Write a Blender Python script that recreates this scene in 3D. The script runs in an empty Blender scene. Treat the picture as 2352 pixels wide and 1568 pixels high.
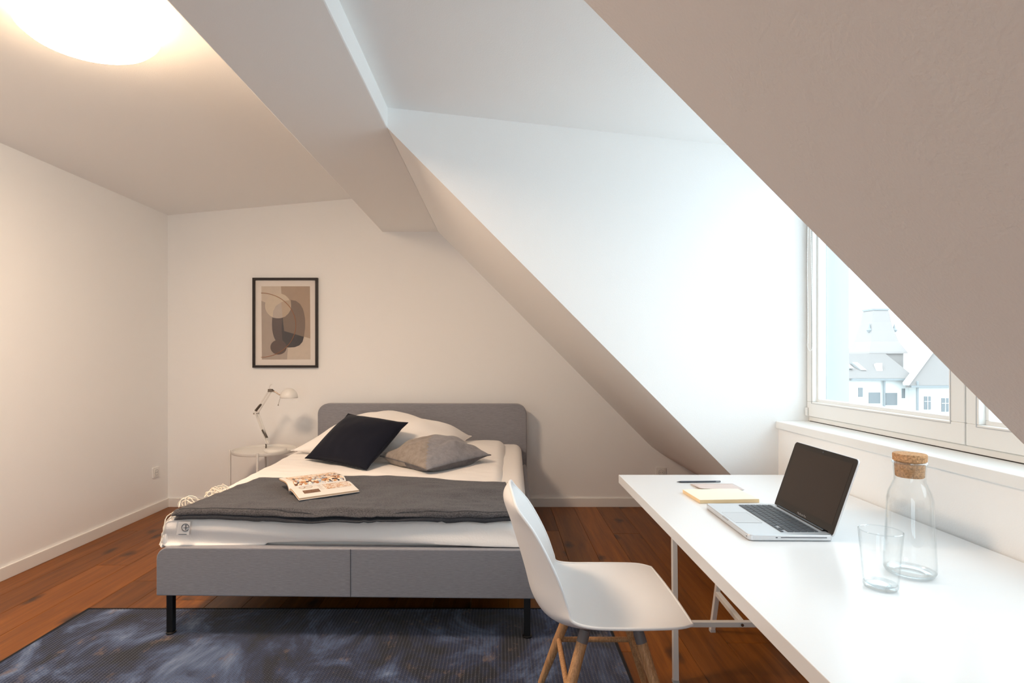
import bpy, bmesh, math, random
from mathutils import Vector, Matrix, noise
random.seed(7)
PI = math.pi
S = bpy.context.scene
COL = S.collection

# ------------------------------------------------------------------ camera
F, CX, CY, H = 1262.0, 1150.0, 824.0, 1.22        # focal length in px, principal point, eye height
cam = bpy.data.cameras.new('camera'); cam_o = bpy.data.objects.new('camera', cam); COL.objects.link(cam_o)
cam_o.location = (0, 0, H); cam_o.rotation_euler = (PI/2, 0, 0)
cam.sensor_width = 36; cam.sensor_fit = 'HORIZONTAL'; cam.lens = F/2352*36
cam.shift_x = (1176-CX)/2352; cam.shift_y = (CY-784)/2352
cam.clip_start = 0.05; cam.clip_end = 500
S.camera = cam_o

# ------------------------------------------------------------------ world, exposure
SKY = 4.6
LAMP = 96.0
w = bpy.data.worlds.new('world'); S.world = w; w.use_nodes = True
w.node_tree.nodes['Background'].inputs[0].default_value = (0.76, 0.90, 1.0, 1)
w.node_tree.nodes['Background'].inputs[1].default_value = SKY
S.view_settings.view_transform = 'Standard'; S.view_settings.look = 'None'
S.view_settings.gamma = 1; S.view_settings.use_curve_mapping = False
S.view_settings.exposure = 0
S.cycles.max_bounces = 14; S.cycles.diffuse_bounces = 9; S.cycles.transparent_max_bounces = 16
S.cycles.transmission_bounces = 10; S.cycles.caustics_refractive = False; S.cycles.caustics_reflective = False
S.cycles.sample_clamp_indirect = 6
# daylight portal in the window opening (samples the sky, adds no light of its own)
pl = bpy.data.lights.new('window_portal', 'AREA'); pl.shape = 'RECTANGLE'; pl.size = 1.16; pl.size_y = 1.80
pl.cycles.is_portal = True
po = bpy.data.objects.new('window_portal', pl); COL.objects.link(po)
po.location = (1.60, 1.58, 1.53); po.rotation_euler = (0, PI/2, 0)
pl2 = bpy.data.lights.new('window_portal_behind', 'AREA'); pl2.shape = 'RECTANGLE'; pl2.size = 1.5; pl2.size_y = 2.0
pl2.cycles.is_portal = True
po2 = bpy.data.objects.new('window_portal_behind', pl2); COL.objects.link(po2)
po2.location = (-.60, -2.68, 1.1); po2.rotation_euler = (PI/2, 0, 0)

# ------------------------------------------------------------------ helpers
def lin(c):
    return tuple((v/12.92 if v <= .04045 else ((v+.055)/1.055)**2.4) for v in (x/255 for x in c)) + (1,)

def mat(name, rgb, rough=.6, metal=0, bump=0, bscale=200, spec=.5, var=0, vscale=30, sheen=0, coat=0, emit=None, strength=0):
    m = bpy.data.materials.new(name); m.use_nodes = True
    nt = m.node_tree; b = nt.nodes['Principled BSDF']
    b.inputs['Base Color'].default_value = lin(rgb); b.inputs['Roughness'].default_value = rough
    b.inputs['Metallic'].default_value = metal; b.inputs['Specular IOR Level'].default_value = spec
    b.inputs['Sheen Weight'].default_value = sheen; b.inputs['Coat Weight'].default_value = coat
    if emit:
        b.inputs['Emission Color'].default_value = emit; b.inputs['Emission Strength'].default_value = strength
    if bump or var:
        tc = nt.nodes.new('ShaderNodeTexCoord')
    if bump:
        n = nt.nodes.new('ShaderNodeTexNoise'); n.inputs['Scale'].default_value = bscale; n.inputs['Detail'].default_value = 4
        nt.links.new(tc.outputs['Object'], n.inputs['Vector'])
        bp = nt.nodes.new('ShaderNodeBump'); bp.inputs['Strength'].default_value = bump; bp.inputs['Distance'].default_value = .002
        nt.links.new(n.outputs['Fac'], bp.inputs['Height']); nt.links.new(bp.outputs['Normal'], b.inputs['Normal'])
    if var:
        n = nt.nodes.new('ShaderNodeTexNoise'); n.inputs['Scale'].default_value = vscale; n.inputs['Detail'].default_value = 5
        nt.links.new(tc.outputs['Object'], n.inputs['Vector'])
        r = nt.nodes.new('ShaderNodeValToRGB')
        c = lin(rgb); r.color_ramp.elements[0].position = .3; r.color_ramp.elements[1].position = .7
        r.color_ramp.elements[0].color = tuple(max(0, x*(1-var)) for x in c[:3])+(1,)
        r.color_ramp.elements[1].color = tuple(min(1, x*(1+var)) for x in c[:3])+(1,)
        nt.links.new(n.outputs['Fac'], r.inputs['Fac']); nt.links.new(r.outputs['Color'], b.inputs['Base Color'])
    return m

def nodes(m): return m.node_tree.nodes, m.node_tree.links, m.node_tree.nodes['Principled BSDF']

def obj(name, bm, m=None, parent=None, label=None, cat=None, group=None, kind=None, smooth=None, bevel=0, seg=2, loc=None, rot=None):
    """link one mesh object; smooth = auto smooth angle in degrees"""
    me = bpy.data.meshes.new(name); bmesh.ops.recalc_face_normals(bm, faces=bm.faces)
    bm.to_mesh(me); bm.free()
    if m is not None:
        for x in (m if isinstance(m, (list, tuple)) else [m]): me.materials.append(x)
    o = bpy.data.objects.new(name, me); COL.objects.link(o)
    if parent is not None: o.parent = parent
    if loc is not None: o.location = loc
    if rot is not None: o.rotation_euler = rot
    tag(o, label, cat, group, kind)
    if bevel:
        b = o.modifiers.new('bevel', 'BEVEL'); b.width = bevel; b.segments = seg; b.limit_method = 'ANGLE'; b.angle_limit = math.radians(40)
    if smooth is not None:
        me.polygons.foreach_set('use_smooth', [True]*len(me.polygons))
        try: me.set_sharp_from_angle(angle=math.radians(smooth))
        except Exception: pass
    return o

def tag(o, label=None, cat=None, group=None, kind=None):
    if label: o['label'] = label
    if cat: o['category'] = cat
    if group: o['group'] = group
    if kind: o['kind'] = kind
    return o

def thing(name, label, cat, loc=(0, 0, 0), rotz=0, group=None):
    o = bpy.data.objects.new(name, None); COL.objects.link(o)
    o.location = loc; o.rotation_euler = (0, 0, rotz); o.empty_display_size = .1
    return tag(o, label, cat, group)

def box(bm, x0, x1, y0, y1, z0, z1, mi=0):
    v = [bm.verts.new(p) for p in ((x0,y0,z0),(x1,y0,z0),(x1,y1,z0),(x0,y1,z0),(x0,y0,z1),(x1,y0,z1),(x1,y1,z1),(x0,y1,z1))]
    for f in ((3,2,1,0),(4,5,6,7),(0,1,5,4),(1,2,6,5),(2,3,7,6),(3,0,4,7)):
        bm.faces.new([v[i] for i in f]).material_index = mi
    return v

def B(*a):
    bm = bmesh.new(); box(bm, *a); return bm

def prism(bm, pts, axis, a, b, mi=0):
    """closed 2-D outline extruded along an axis; pts are (x,z) for 'y', (y,z) for 'x', (x,y) for 'z'"""
    def P(p, t):
        return {'y': (p[0], t, p[1]), 'x': (t, p[0], p[1]), 'z': (p[0], p[1], t)}[axis]
    lo = [bm.verts.new(P(p, a)) for p in pts]; hi = [bm.verts.new(P(p, b)) for p in pts]
    n = len(pts)
    for i in range(n):
        bm.faces.new((lo[i], lo[(i+1) % n], hi[(i+1) % n], hi[i])).material_index = mi
    bm.faces.new(lo[::-1]).material_index = mi; bm.faces.new(hi).material_index = mi

def rrect(x0, x1, y0, y1, r, n=6, corners=(1, 1, 1, 1)):
    """rounded rectangle outline; corners order: bl, br, tr, tl"""
    out = []
    for k, (cx, cy, a0) in enumerate(((x0, y0, PI), (x1, y0, 1.5*PI), (x1, y1, 0), (x0, y1, PI/2))):
        rr = r*corners[k]
        if rr <= 0: out.append((cx, cy)); continue
        mx = cx + (rr if cx == x0 else -rr); my = cy + (rr if cy == y0 else -rr)
        for i in range(n+1):
            t = a0 + PI/2*i/n
            out.append((mx+rr*math.cos(t), my+rr*math.sin(t)))
    return out

def tube(bm, pts, r, seg=8, caps=True, closed=False, mi=0):
    pts = [Vector(p) for p in pts]; n = len(pts)
    rr = r if isinstance(r, (list, tuple)) else [r]*n
    rings = []; up = None
    for i, p in enumerate(pts):
        if closed: d = pts[(i+1) % n]-pts[i-1]
        else: d = pts[min(i+1, n-1)]-pts[max(i-1, 0)]
        d.normalize()
        if up is None:
            up = Vector((0, 0, 1)) if abs(d.z) < .9 else Vector((1, 0, 0))
        s = d.cross(up).normalized(); up = s.cross(d).normalized()
        rings.append([bm.verts.new(p+rr[i]*(math.cos(2*PI*k/seg)*s+math.sin(2*PI*k/seg)*up)) for k in range(seg)])
    for i in range(n if closed else n-1):
        a, b = rings[i], rings[(i+1) % n]
        for k in range(seg):
            bm.faces.new((a[k], a[(k+1) % seg], b[(k+1) % seg], b[k])).material_index = mi
    if caps and not closed:
        bm.faces.new(rings[0][::-1]).material_index = mi; bm.faces.new(rings[-1]).material_index = mi

def T(pts, r, seg=8, **k):
    bm = bmesh.new(); tube(bm, pts, r, seg, **k); return bm

def bar(bm, a, b, w, h=None):
    """square section bar from a to b"""
    a, b = Vector(a), Vector(b); h = h or w
    d = (b-a).normalized(); up = Vector((0, 0, 1)) if abs(d.z) < .9 else Vector((0, 1, 0))
    s = d.cross(up).normalized(); u = s.cross(d).normalized()
    vs = []
    for p in (a, b):
        for i, j in ((-1, -1), (1, -1), (1, 1), (-1, 1)): vs.append(bm.verts.new(p+s*(i*w/2)+u*(j*h/2)))
    for f in ((3,2,1,0),(4,5,6,7),(0,1,5,4),(1,2,6,5),(2,3,7,6),(3,0,4,7)): bm.faces.new([vs[i] for i in f])

def lathe(bm, prof, seg=32, c=(0, 0, 0), mi=0):
    rings = []
    for r, z in prof:
        if r < 1e-5: rings.append([bm.verts.new((c[0], c[1], c[2]+z))])
        else: rings.append([bm.verts.new((c[0]+r*math.cos(2*PI*k/seg), c[1]+r*math.sin(2*PI*k/seg), c[2]+z)) for k in range(seg)])
    for a, b in zip(rings, rings[1:]):
        for k in range(seg):
            l = (k+1) % seg
            if len(a) == 1 and len(b) == 1: continue
            if len(a) == 1: f = (a[0], b[k], b[l])
            elif len(b) == 1: f = (a[k], b[0], a[l])
            else: f = (a[k], a[l], b[l], b[k])
            bm.faces.new(f).material_index = mi

def L(prof, seg=32, c=(0, 0, 0)):
    bm = bmesh.new(); lathe(bm, prof, seg, c); return bm

def grid(fn, nu, nv, mi=None):
    bm = bmesh.new()
    g = [[bm.verts.new(fn(i/nu, j/nv)) for j in range(nv+1)] for i in range(nu+1)]
    for i in range(nu):
        for j in range(nv):
            f = bm.faces.new((g[i][j], g[i+1][j], g[i+1][j+1], g[i][j+1]))
            if mi: f.material_index = mi((i+.5)/nu, (j+.5)/nv)
    return bm

def cr(pts, t):
    """Catmull-Rom through pts, t in 0..1"""
    n = len(pts)-1; x = min(max(t, 0), 1)*n; i = min(int(x), n-1); f = x-i
    p = [pts[max(i-1, 0)], pts[i], pts[i+1], pts[min(i+2, n)]]
    return tuple(.5*(2*b+(c-a)*f+(2*a-5*b+4*c-d)*f*f+(3*b-a-3*c+d)*f**3) for a, b, c, d in zip(*p))

def unp(px, py, Y):            # survey helper: a point measured in the photograph, put at its real distance
    return Vector(((px-CX)/F*Y, Y, H-(py-CY)/F*Y))

def ns(x, y, z=0, s=1.0): return noise.noise(Vector((x*s, y*s, z*s)))

# ------------------------------------------------------------------ materials
M = {}
M['plaster'] = mat('white_plaster', (244, 244, 243), .75, bump=.25, bscale=260, spec=.25)
M['paint'] = mat('white_gloss_paint', (236, 235, 232), .35)
M['sill'] = mat('sill_paint', (238, 238, 236), .3)
M['white_metal'] = mat('white_powder_steel', (228, 226, 222), .4)
M['desk'] = mat('white_laminate', (240, 241, 242), .22, bump=.03, bscale=60)
M['shell'] = mat('white_polypropylene', (246, 246, 246), .38)
M['black'] = mat('black_steel', (14, 14, 15), .4)
M['grey_cap'] = mat('grey_cap', (112, 106, 106), .5)
M['chrome'] = mat('worn_steel', (130, 120, 110), .3, metal=1)
M['sheet'] = mat('white_cotton', (242, 239, 236), .9, bump=.35, bscale=120, spec=.2, sheen=.1)
M['tassel'] = mat('cream_yarn', (238, 230, 215), .9)
M['cork'] = mat('cork', (196, 152, 112), .9, bump=.8, bscale=500, var=.35, vscale=260, spec=.1)
M['alu'] = mat('brushed_aluminium', (222, 224, 227), .38, metal=.75)
M['key'] = mat('sky_tinted_key', (66, 71, 78), .42)  # black keys, base colour lightened to grey-blue for the sky's reflection
M['bezel'] = mat('black_glass_bezel', (12, 12, 14), .03)
M['screen'] = mat('dark_screen', (34, 22, 17), .03)
M['pad'] = mat('cream_paper', (249, 238, 218), .8)
M['padedge'] = mat('kraft_paper_edge', (238, 210, 166), .8)
M['pink'] = mat('dusty_pink_card', (216, 200, 194), .7)
M['paper'] = mat('magazine_paper', (218, 214, 208), .45)
M['paperedge'] = mat('page_edge', (206, 176, 146), .8)
M['cover'] = mat('dark_cover', (34, 34, 38), .4)
M['diffuser'] = mat('lamp_diffuser', (255, 255, 255), .4, emit=(1, .73, .51, 1), strength=LAMP)
M['diffuser_side'] = mat('lamp_diffuser_side', (255, 255, 255), .4, emit=(1, .72, .44, 1), strength=LAMP*.15)
M['ink'] = mat('grey_ink', (70, 72, 78), .8)
M['tagcloth'] = mat('grey_label_cloth', (205, 205, 206), .9)
M['gap'] = mat('dark_gap', (40, 30, 24), .9)
M['seal'] = mat('grey_seal', (188, 189, 190), .7)

def fabric(name, c1, c2, sx, sy, sz, bump=.4, detail=3, rough=.95, sheen=.2):
    m = bpy.data.materials.new(name); m.use_nodes = True; N, K, b = nodes(m)
    tc = N.new('ShaderNodeTexCoord'); mp = N.new('ShaderNodeMapping'); mp.inputs['Scale'].default_value = (sx, sy, sz)
    n = N.new('ShaderNodeTexNoise'); n.inputs['Scale'].default_value = 1; n.inputs['Detail'].default_value = detail
    n.inputs['Roughness'].default_value = .7
    r = N.new('ShaderNodeValToRGB'); r.color_ramp.elements[0].position = .33; r.color_ramp.elements[1].position = .67
    r.color_ramp.elements[0].color = lin(c1); r.color_ramp.elements[1].color = lin(c2)
    K.new(tc.outputs['Object'], mp.inputs['Vector']); K.new(mp.outputs['Vector'], n.inputs['Vector'])
    K.new(n.outputs['Fac'], r.inputs['Fac']); K.new(r.outputs['Color'], b.inputs['Base Color'])
    bp = N.new('ShaderNodeBump'); bp.inputs['Strength'].default_value = bump; bp.inputs['Distance'].default_value = .002
    K.new(n.outputs['Fac'], bp.inputs['Height']); K.new(bp.outputs['Normal'], b.inputs['Normal'])
    b.inputs['Roughness'].default_value = rough; b.inputs['Sheen Weight'].default_value = sheen
    b.inputs['Specular IOR Level'].default_value = .2
    return m
M['bed'] = fabric('grey_upholstery', (133, 133, 139), (149, 149, 155), 30, 300, 300, .2)
M['throw'] = fabric('grey_wool', (40, 40, 44), (98, 96, 99), 170, 230, 230, .9, 5)
M['throw_under'] = fabric('dark_wool', (38, 40, 46), (66, 68, 74), 260, 420, 420, .7, 4)
M['navy'] = mat('navy_velvet', (14, 17, 31), .85, sheen=.06, bump=.3, bscale=90, spec=.2)
M['cushion_a'] = fabric('taupe_velvet', (134, 124, 116), (154, 144, 136), 30, 30, 30, .25)
M['cushion_b'] = fabric('grey_velvet', (128, 126, 130), (146, 144, 148), 30, 30, 30, .25)
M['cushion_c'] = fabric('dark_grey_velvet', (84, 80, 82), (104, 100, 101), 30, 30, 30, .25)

def glass_mat(name, tint=(1, 1, 1), base=.05, edge=.35, power=3.0, rough=.0, rim=None):
    """thin clear glass: straight-through with a surface reflection that grows towards grazing angles"""
    m = bpy.data.materials.new(name); m.use_nodes = True; nt = m.node_tree; N, K = nt.nodes, nt.links
    N.remove(N['Principled BSDF']); out = N['Material Output']
    tr = N.new('ShaderNodeBsdfTransparent'); tr.inputs[0].default_value = tint+(1,)
    gl = N.new('ShaderNodeBsdfGlossy'); gl.inputs['Roughness'].default_value = rough; gl.inputs['Color'].default_value = (1, 1, 1, 1)
    lw = N.new('ShaderNodeLayerWeight'); lw.inputs['Blend'].default_value = .5
    pw = N.new('ShaderNodeMath'); pw.operation = 'POWER'; pw.inputs[1].default_value = power
    ml = N.new('ShaderNodeMath'); ml.operation = 'MULTIPLY_ADD'; ml.inputs[1].default_value = edge; ml.inputs[2].default_value = base
    mx = N.new('ShaderNodeMixShader')
    if rim:                                     # light crosses more glass where the wall turns away
        p5 = N.new('ShaderNodeMath'); p5.operation = 'POWER'; p5.inputs[1].default_value = 5
        mc = N.new('ShaderNodeMixRGB'); mc.inputs[1].default_value = tint+(1,); mc.inputs[2].default_value = rim+(1,)
        K.new(lw.outputs['Facing'], p5.inputs[0]); K.new(p5.outputs[0], mc.inputs[0]); K.new(mc.outputs[0], tr.inputs[0])
    K.new(lw.outputs['Facing'], pw.inputs[0]); K.new(pw.outputs[0], ml.inputs[0]); K.new(ml.outputs[0], mx.inputs[0])
    K.new(tr.outputs[0], mx.inputs[1]); K.new(gl.outputs[0], mx.inputs[2]); K.new(mx.outputs[0], out.inputs['Surface'])
    return m
M['pane'] = glass_mat('window_glass', (.97, .985, .98), .03, .3, 3)
M['glass'] = glass_mat('drinking_glass', (.990, .994, .994), .035, .5, 4, rim=(.74, .78, .79))
M['glassedge'] = glass_mat('glass_rim', (.93, .945, .95), .10, .4, 2, rim=(.74, .78, .79))
M['picture_glass'] = glass_mat('picture_glass', (1, 1, 1), .02, .5, 3)

# oak floor board: grain stretched along the board, knots, a tint per board
def make_floor_mat():
    m = bpy.data.materials.new('oiled_oak'); m.use_nodes = True; N, K, b = nodes(m)
    tc = N.new('ShaderNodeTexCoord'); oi = N.new('ShaderNodeObjectInfo')
    off = N.new('ShaderNodeVectorMath'); off.operation = 'SCALE'; off.inputs[0].default_value = (37, 91, 13)
    K.new(oi.outputs['Random'], off.inputs['Scale'])
    ad = N.new('ShaderNodeVectorMath'); ad.operation = 'ADD'; K.new(tc.outputs['Object'], ad.inputs[0]); K.new(off.outputs[0], ad.inputs[1])
    # knots
    mk = N.new('ShaderNodeMapping'); mk.inputs['Scale'].default_value = (4.2, 2.2, 1); K.new(ad.outputs[0], mk.inputs['Vector'])
    wn = N.new('ShaderNodeTexNoise'); wn.inputs['Scale'].default_value = 14; wn.inputs['Detail'].default_value = 3
    K.new(ad.outputs[0], wn.inputs['Vector'])
    wm = N.new('ShaderNodeMixRGB'); wm.blend_type = 'ADD'; wm.inputs[0].default_value = .22
    K.new(mk.outputs[0], wm.inputs[1]); K.new(wn.outputs['Color'], wm.inputs[2])
    vo = N.new('ShaderNodeTexVoronoi'); vo.voronoi_dimensions = '2D'; vo.inputs['Scale'].default_value = 1; K.new(wm.outputs[0], vo.inputs['Vector'])
    kr = N.new('ShaderNodeMapRange'); kr.inputs['From Min'].default_value = .03; kr.inputs['From Max'].default_value = .17
    kr.inputs['To Min'].default_value = 1; kr.inputs['To Max'].default_value = 0; K.new(vo.outputs['Distance'], kr.inputs['Value'])
    sp = N.new('ShaderNodeSeparateColor'); K.new(vo.outputs['Color'], sp.inputs[0])
    gt = N.new('ShaderNodeMath'); gt.operation = 'GREATER_THAN'; gt.inputs[1].default_value = .5; K.new(sp.outputs[0], gt.inputs[0])
    kn = N.new('ShaderNodeMath'); kn.operation = 'MULTIPLY'; K.new(kr.outputs[0], kn.inputs[0]); K.new(gt.outputs[0], kn.inputs[1])
    # grain, bent round the knots
    mg = N.new('ShaderNodeMapping'); mg.inputs['Scale'].default_value = (26, 1.6, 8); K.new(ad.outputs[0], mg.inputs['Vector'])
    gn = N.new('ShaderNodeTexNoise'); gn.inputs['Scale'].default_value = 1; gn.inputs['Detail'].default_value = 7; gn.inputs['Roughness'].default_value = .62
    gn.inputs['Distortion'].default_value = .6; K.new(mg.outputs[0], gn.inputs['Vector'])
    mf = N.new('ShaderNodeMapping'); mf.inputs['Scale'].default_value = (320, 9, 60); K.new(ad.outputs[0], mf.inputs['Vector'])
    fn = N.new('ShaderNodeTexNoise'); fn.inputs['Scale'].default_value = 1; fn.inputs['Detail'].default_value = 3; K.new(mf.outputs[0], fn.inputs['Vector'])
    r = N.new('ShaderNodeValToRGB'); e = r.color_ramp.elements
    e[0].position = .25; e[0].color = lin((96, 58, 31)); e[1].position = .75; e[1].color = lin((146, 96, 58))
    mid = e.new(.5); mid.color = lin((124, 78, 44)); K.new(gn.outputs['Fac'], r.inputs['Fac'])
    fm = N.new('ShaderNodeMixRGB'); fm.blend_type = 'MULTIPLY'; fm.inputs[0].default_value = .35
    fr = N.new('ShaderNodeMapRange'); fr.inputs['From Min'].default_value = .3; fr.inputs['From Max'].default_value = .7; fr.inputs['To Min'].default_value = .7; fr.inputs['To Max'].default_value = 1.1
    K.new(fn.outputs['Fac'], fr.inputs['Value']); K.new(r.outputs[0], fm.inputs[1]); K.new(fr.outputs[0], fm.inputs[2])
    # per-board value
    hv = N.new('ShaderNodeHueSaturation'); vr = N.new('ShaderNodeMapRange'); vr.inputs['To Min'].default_value = .72; vr.inputs['To Max'].default_value = 1.24
    K.new(oi.outputs['Random'], vr.inputs['Value']); K.new(vr.outputs[0], hv.inputs['Value']); K.new(fm.outputs[0], hv.inputs['Color'])
    hv.inputs['Saturation'].default_value = 1.12
    km = N.new('ShaderNodeMixRGB'); km.inputs[2].default_value = lin((40, 24, 14)); K.new(hv.outputs[0], km.inputs[1])
    ks = N.new('ShaderNodeMath'); ks.operation = 'MULTIPLY'; ks.inputs[1].default_value = .85; K.new(kn.outputs[0], ks.inputs[0]); K.new(ks.outputs[0], km.inputs[0])
    K.new(km.outputs[0], b.inputs['Base Color']); b.inputs['Roughness'].default_value = .42; b.inputs['Specular IOR Level'].default_value = .35
    bp = N.new('ShaderNodeBump'); bp.inputs['Strength'].default_value = .12; bp.inputs['Distance'].default_value = .002
    K.new(fn.outputs['Fac'], bp.inputs['Height']); K.new(bp.outputs['Normal'], b.inputs['Normal'])
    return m
M['oak'] = make_floor_mat()

def wood(name, c1, c2):
    m = fabric(name, c1, c2, 240, 240, 12, .15, 5, .5, 0); nodes(m)[2].inputs['Specular IOR Level'].default_value = .4; return m
M['beech'] = wood('light_beech', (160, 116, 76), (214, 168, 122))

# rug: ribbed pile, blotched navy, slate blue and a little tan
def make_rug_mat():
    m = bpy.data.materials.new('ribbed_blue_rug'); m.use_nodes = True; N, K, b = nodes(m)
    tc = N.new('ShaderNodeTexCoord')
    mp = N.new('ShaderNodeMapping'); mp.inputs['Scale'].default_value = (4.6, 3.0, 1); K.new(tc.outputs['Object'], mp.inputs['Vector'])
    n = N.new('ShaderNodeTexNoise'); n.inputs['Scale'].default_value = .8; n.inputs['Detail'].default_value = 7; n.inputs['Roughness'].default_value = .68; n.inputs['Distortion'].default_value = .7
    K.new(mp.outputs[0], n.inputs['Vector'])
    r = N.new('ShaderNodeValToRGB'); e = r.color_ramp.elements
    e[0].position = .40; e[0].color = lin((15, 18, 30)); e[1].position = .68; e[1].color = lin((124, 142, 172))
    x = e.new(.50); x.color = lin((32, 44, 74)); x = e.new(.58); x.color = lin((72, 90, 124)); K.new(n.outputs['Fac'], r.inputs['Fac'])
    n2 = N.new('ShaderNodeTexNoise'); n2.inputs['Scale'].default_value = 2.6; n2.inputs['Detail'].default_value = 6; n2.inputs['Roughness'].default_value = .75
    K.new(mp.outputs[0], n2.inputs['Vector'])
    r2 = N.new('ShaderNodeMapRange'); r2.inputs['From Min'].default_value = .58; r2.inputs['From Max'].default_value = .68; r2.inputs['To Max'].default_value = .6
    K.new(n2.outputs['Fac'], r2.inputs['Value'])
    mx = N.new('ShaderNodeMixRGB'); mx.inputs[2].default_value = lin((128, 106, 92)); K.new(r2.outputs[0], mx.inputs[0]); K.new(r.outputs[0], mx.inputs[1])
    # rib lines carry pale dashes
    sx = N.new('ShaderNodeSeparateXYZ'); K.new(tc.outputs['Object'], sx.inputs[0])
    a = N.new('ShaderNodeMath'); a.operation = 'MULTIPLY'; a.inputs[1].default_value = 2*PI/.0145; K.new(sx.outputs[0], a.inputs[0])
    s = N.new('ShaderNodeMath'); s.operation = 'SINE'; K.new(a.outputs[0], s.inputs[0])
    a2 = N.new('ShaderNodeMath'); a2.operation = 'MULTIPLY'; a2.inputs[1].default_value = 2*PI/.011; K.new(sx.outputs[1], a2.inputs[0])
    s2 = N.new('ShaderNodeMath'); s2.operation = 'SINE'; K.new(a2.outputs[0], s2.inputs[0])
    g = N.new('ShaderNodeMapRange'); g.inputs['From Min'].default_value = .45; g.inputs['From Max'].default_value = .95; g.inputs['To Max'].default_value = 1; K.new(s.outputs[0], g.inputs['Value'])
    g2 = N.new('ShaderNodeMapRange'); g2.inputs['From Min'].default_value = -.6; g2.inputs['From Max'].default_value = .6; g2.inputs['To Min'].default_value = .25; g2.inputs['To Max'].default_value = 1; K.new(s2.outputs[0], g2.inputs['Value'])
    gm = N.new('ShaderNodeMath'); gm.operation = 'MULTIPLY'; K.new(g.outputs[0], gm.inputs[0]); K.new(g2.outputs[0], gm.inputs[1])
    g3 = N.new('ShaderNodeMath'); g3.operation = 'MULTIPLY'; g3.inputs[1].default_value = .24; K.new(gm.outputs[0], g3.inputs[0])
    m2 = N.new('ShaderNodeMixRGB'); m2.inputs[2].default_value = lin((134, 134, 142)); K.new(g3.outputs[0], m2.inputs[0]); K.new(mx.outputs[0], m2.inputs[1])
    K.new(m2.outputs[0], b.inputs['Base Color']); b.inputs['Roughness'].default_value = .75; b.inputs['Sheen Weight'].default_value = .25; b.inputs['Specular IOR Level'].default_value = .2
    bp = N.new('ShaderNodeBump'); bp.inputs['Strength'].default_value = .6; bp.inputs['Distance'].default_value = .003
    K.new(gm.outputs[0], bp.inputs['Height']); K.new(bp.outputs['Normal'], b.inputs['Normal'])
    return m
M['rug'] = make_rug_mat()
M['rug_edge'] = mat('rug_binding', (14, 15, 22), .9)

# ------------------------------------------------------------------ the room
Yw, XL, XR, Y0 = 4.54, -2.75, 1.80, -2.5
BX0, BX1, BZ = -.98, -.515, 2.27                    # beam
YC, YN = 2.50, .66                                  # far and near cheek of the dormer
XP, XW = 1.264, 1.39                                # parapet face, window face
def slope_z(x): return BZ-1.009*(x-BX1)
def ceil_z(x): return 2.407+.0896*(x-XL)
def struct(name, bm, m, **k): return obj(name, bm, m, kind='structure', **k)

fl = struct('floor', B(XL-.1, XR+.1, Y0-.1, Yw+.1, -.12, -.016), M['gap'])
# floor boards, one object each, laid along the room
pw = .187; x = -2.206-3*pw; ci = 0
first = {0: [3.9, 1.7], 1: [1.9], 2: [3.25, 1.05], 3: [4.1, 2.0], 4: [3.02, .8], 5: [3.7, 1.5]}
while x < XR:
    xa, xb = max(x, XL), min(x+pw, XR)
    joints = sorted(first.get(ci, []) or [])
    if ci == 1: joints = [1.9, 4.2]
    if ci >= 6:
        s = random.uniform(0, 2.1); joints = [j for j in (s, s+2.1) if .2 < j < 4.3]
    if ci == 16: joints = [1.7, 3.9]
    ys = [Y0]+joints+[Yw]
    for a, b in zip(ys, ys[1:]):
        bm = bmesh.new(); g = .0007
        box(bm, xa+g-(xa+xb)/2, xb-g-(xa+xb)/2, a+g-a, b-g-a, -.015, 0)
        o = obj('floor_board', bm, M['oak'], fl, loc=((xa+xb)/2, a, 0), bevel=.0012, seg=1)
    x += pw; ci += 1

struct('wall_back', B(XL-.1, XR+.1, Yw, Yw+.15, -.1, 2.9), M['plaster'])
struct('wall_left', B(XL-.15, XL, Y0-.1, Yw+.1, -.1, 2.9), M['plaster'])
# the wall behind the camera, with an unseen window added for soft front light
WX0, WX1, WZ0, WZ1 = -1.35, 0.15, .10, 2.1
bm = bmesh.new()
box(bm, XL-.1, WX0, Y0-.15, Y0, -.1, 2.9); box(bm, WX1, XR+.1, Y0-.15, Y0, -.1, 2.9); box(bm, WX0, WX1, Y0-.15, Y0, -.1, WZ0); box(bm, WX0, WX1, Y0-.15, Y0, WZ1, 2.9)
struct('wall_front', bm, M['plaster'])
w2 = bpy.data.objects.new('fill_window', None); COL.objects.link(w2); tag(w2, kind='structure')
for k in range(3):
    a = WX0+k*(WX1-WX0)/3; b = WX0+(k+1)*(WX1-WX0)/3; bm = bmesh.new()
    box(bm, a, a+.05, Y0-.10, Y0-.04, WZ0, WZ1); box(bm, b-.05, b, Y0-.10, Y0-.04, WZ0, WZ1); box(bm, a+.05, b-.05, Y0-.10, Y0-.04, WZ0, WZ0+.07); box(bm, a+.05, b-.05, Y0-.10, Y0-.04, WZ1-.05, WZ1)
    s_ = obj('sash', bm, M['paint'], w2); obj('pane', B(a+.05, b-.05, Y0-.075, Y0-.07, WZ0+.07, WZ1-.05), M['pane'], s_)
struct('wall_right', B(XR, XR+.15, Y0-.1, Yw+.1, -.1, .62), M['plaster'])
bm = bmesh.new(); prism(bm, [(XL-.1, ceil_z(XL-.1)), (BX1-.1, ceil_z(BX1-.1)), (BX1-.1, 2.95), (XL-.1, 2.8)], 'y', Y0-.02, Yw+.1)
struct('ceiling', bm, M['plaster'])
struct('trim_1', B(BX0, BX1, Y0-.01, Yw+.05, BZ, 2.95), M['plaster'], bevel=.006)
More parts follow.
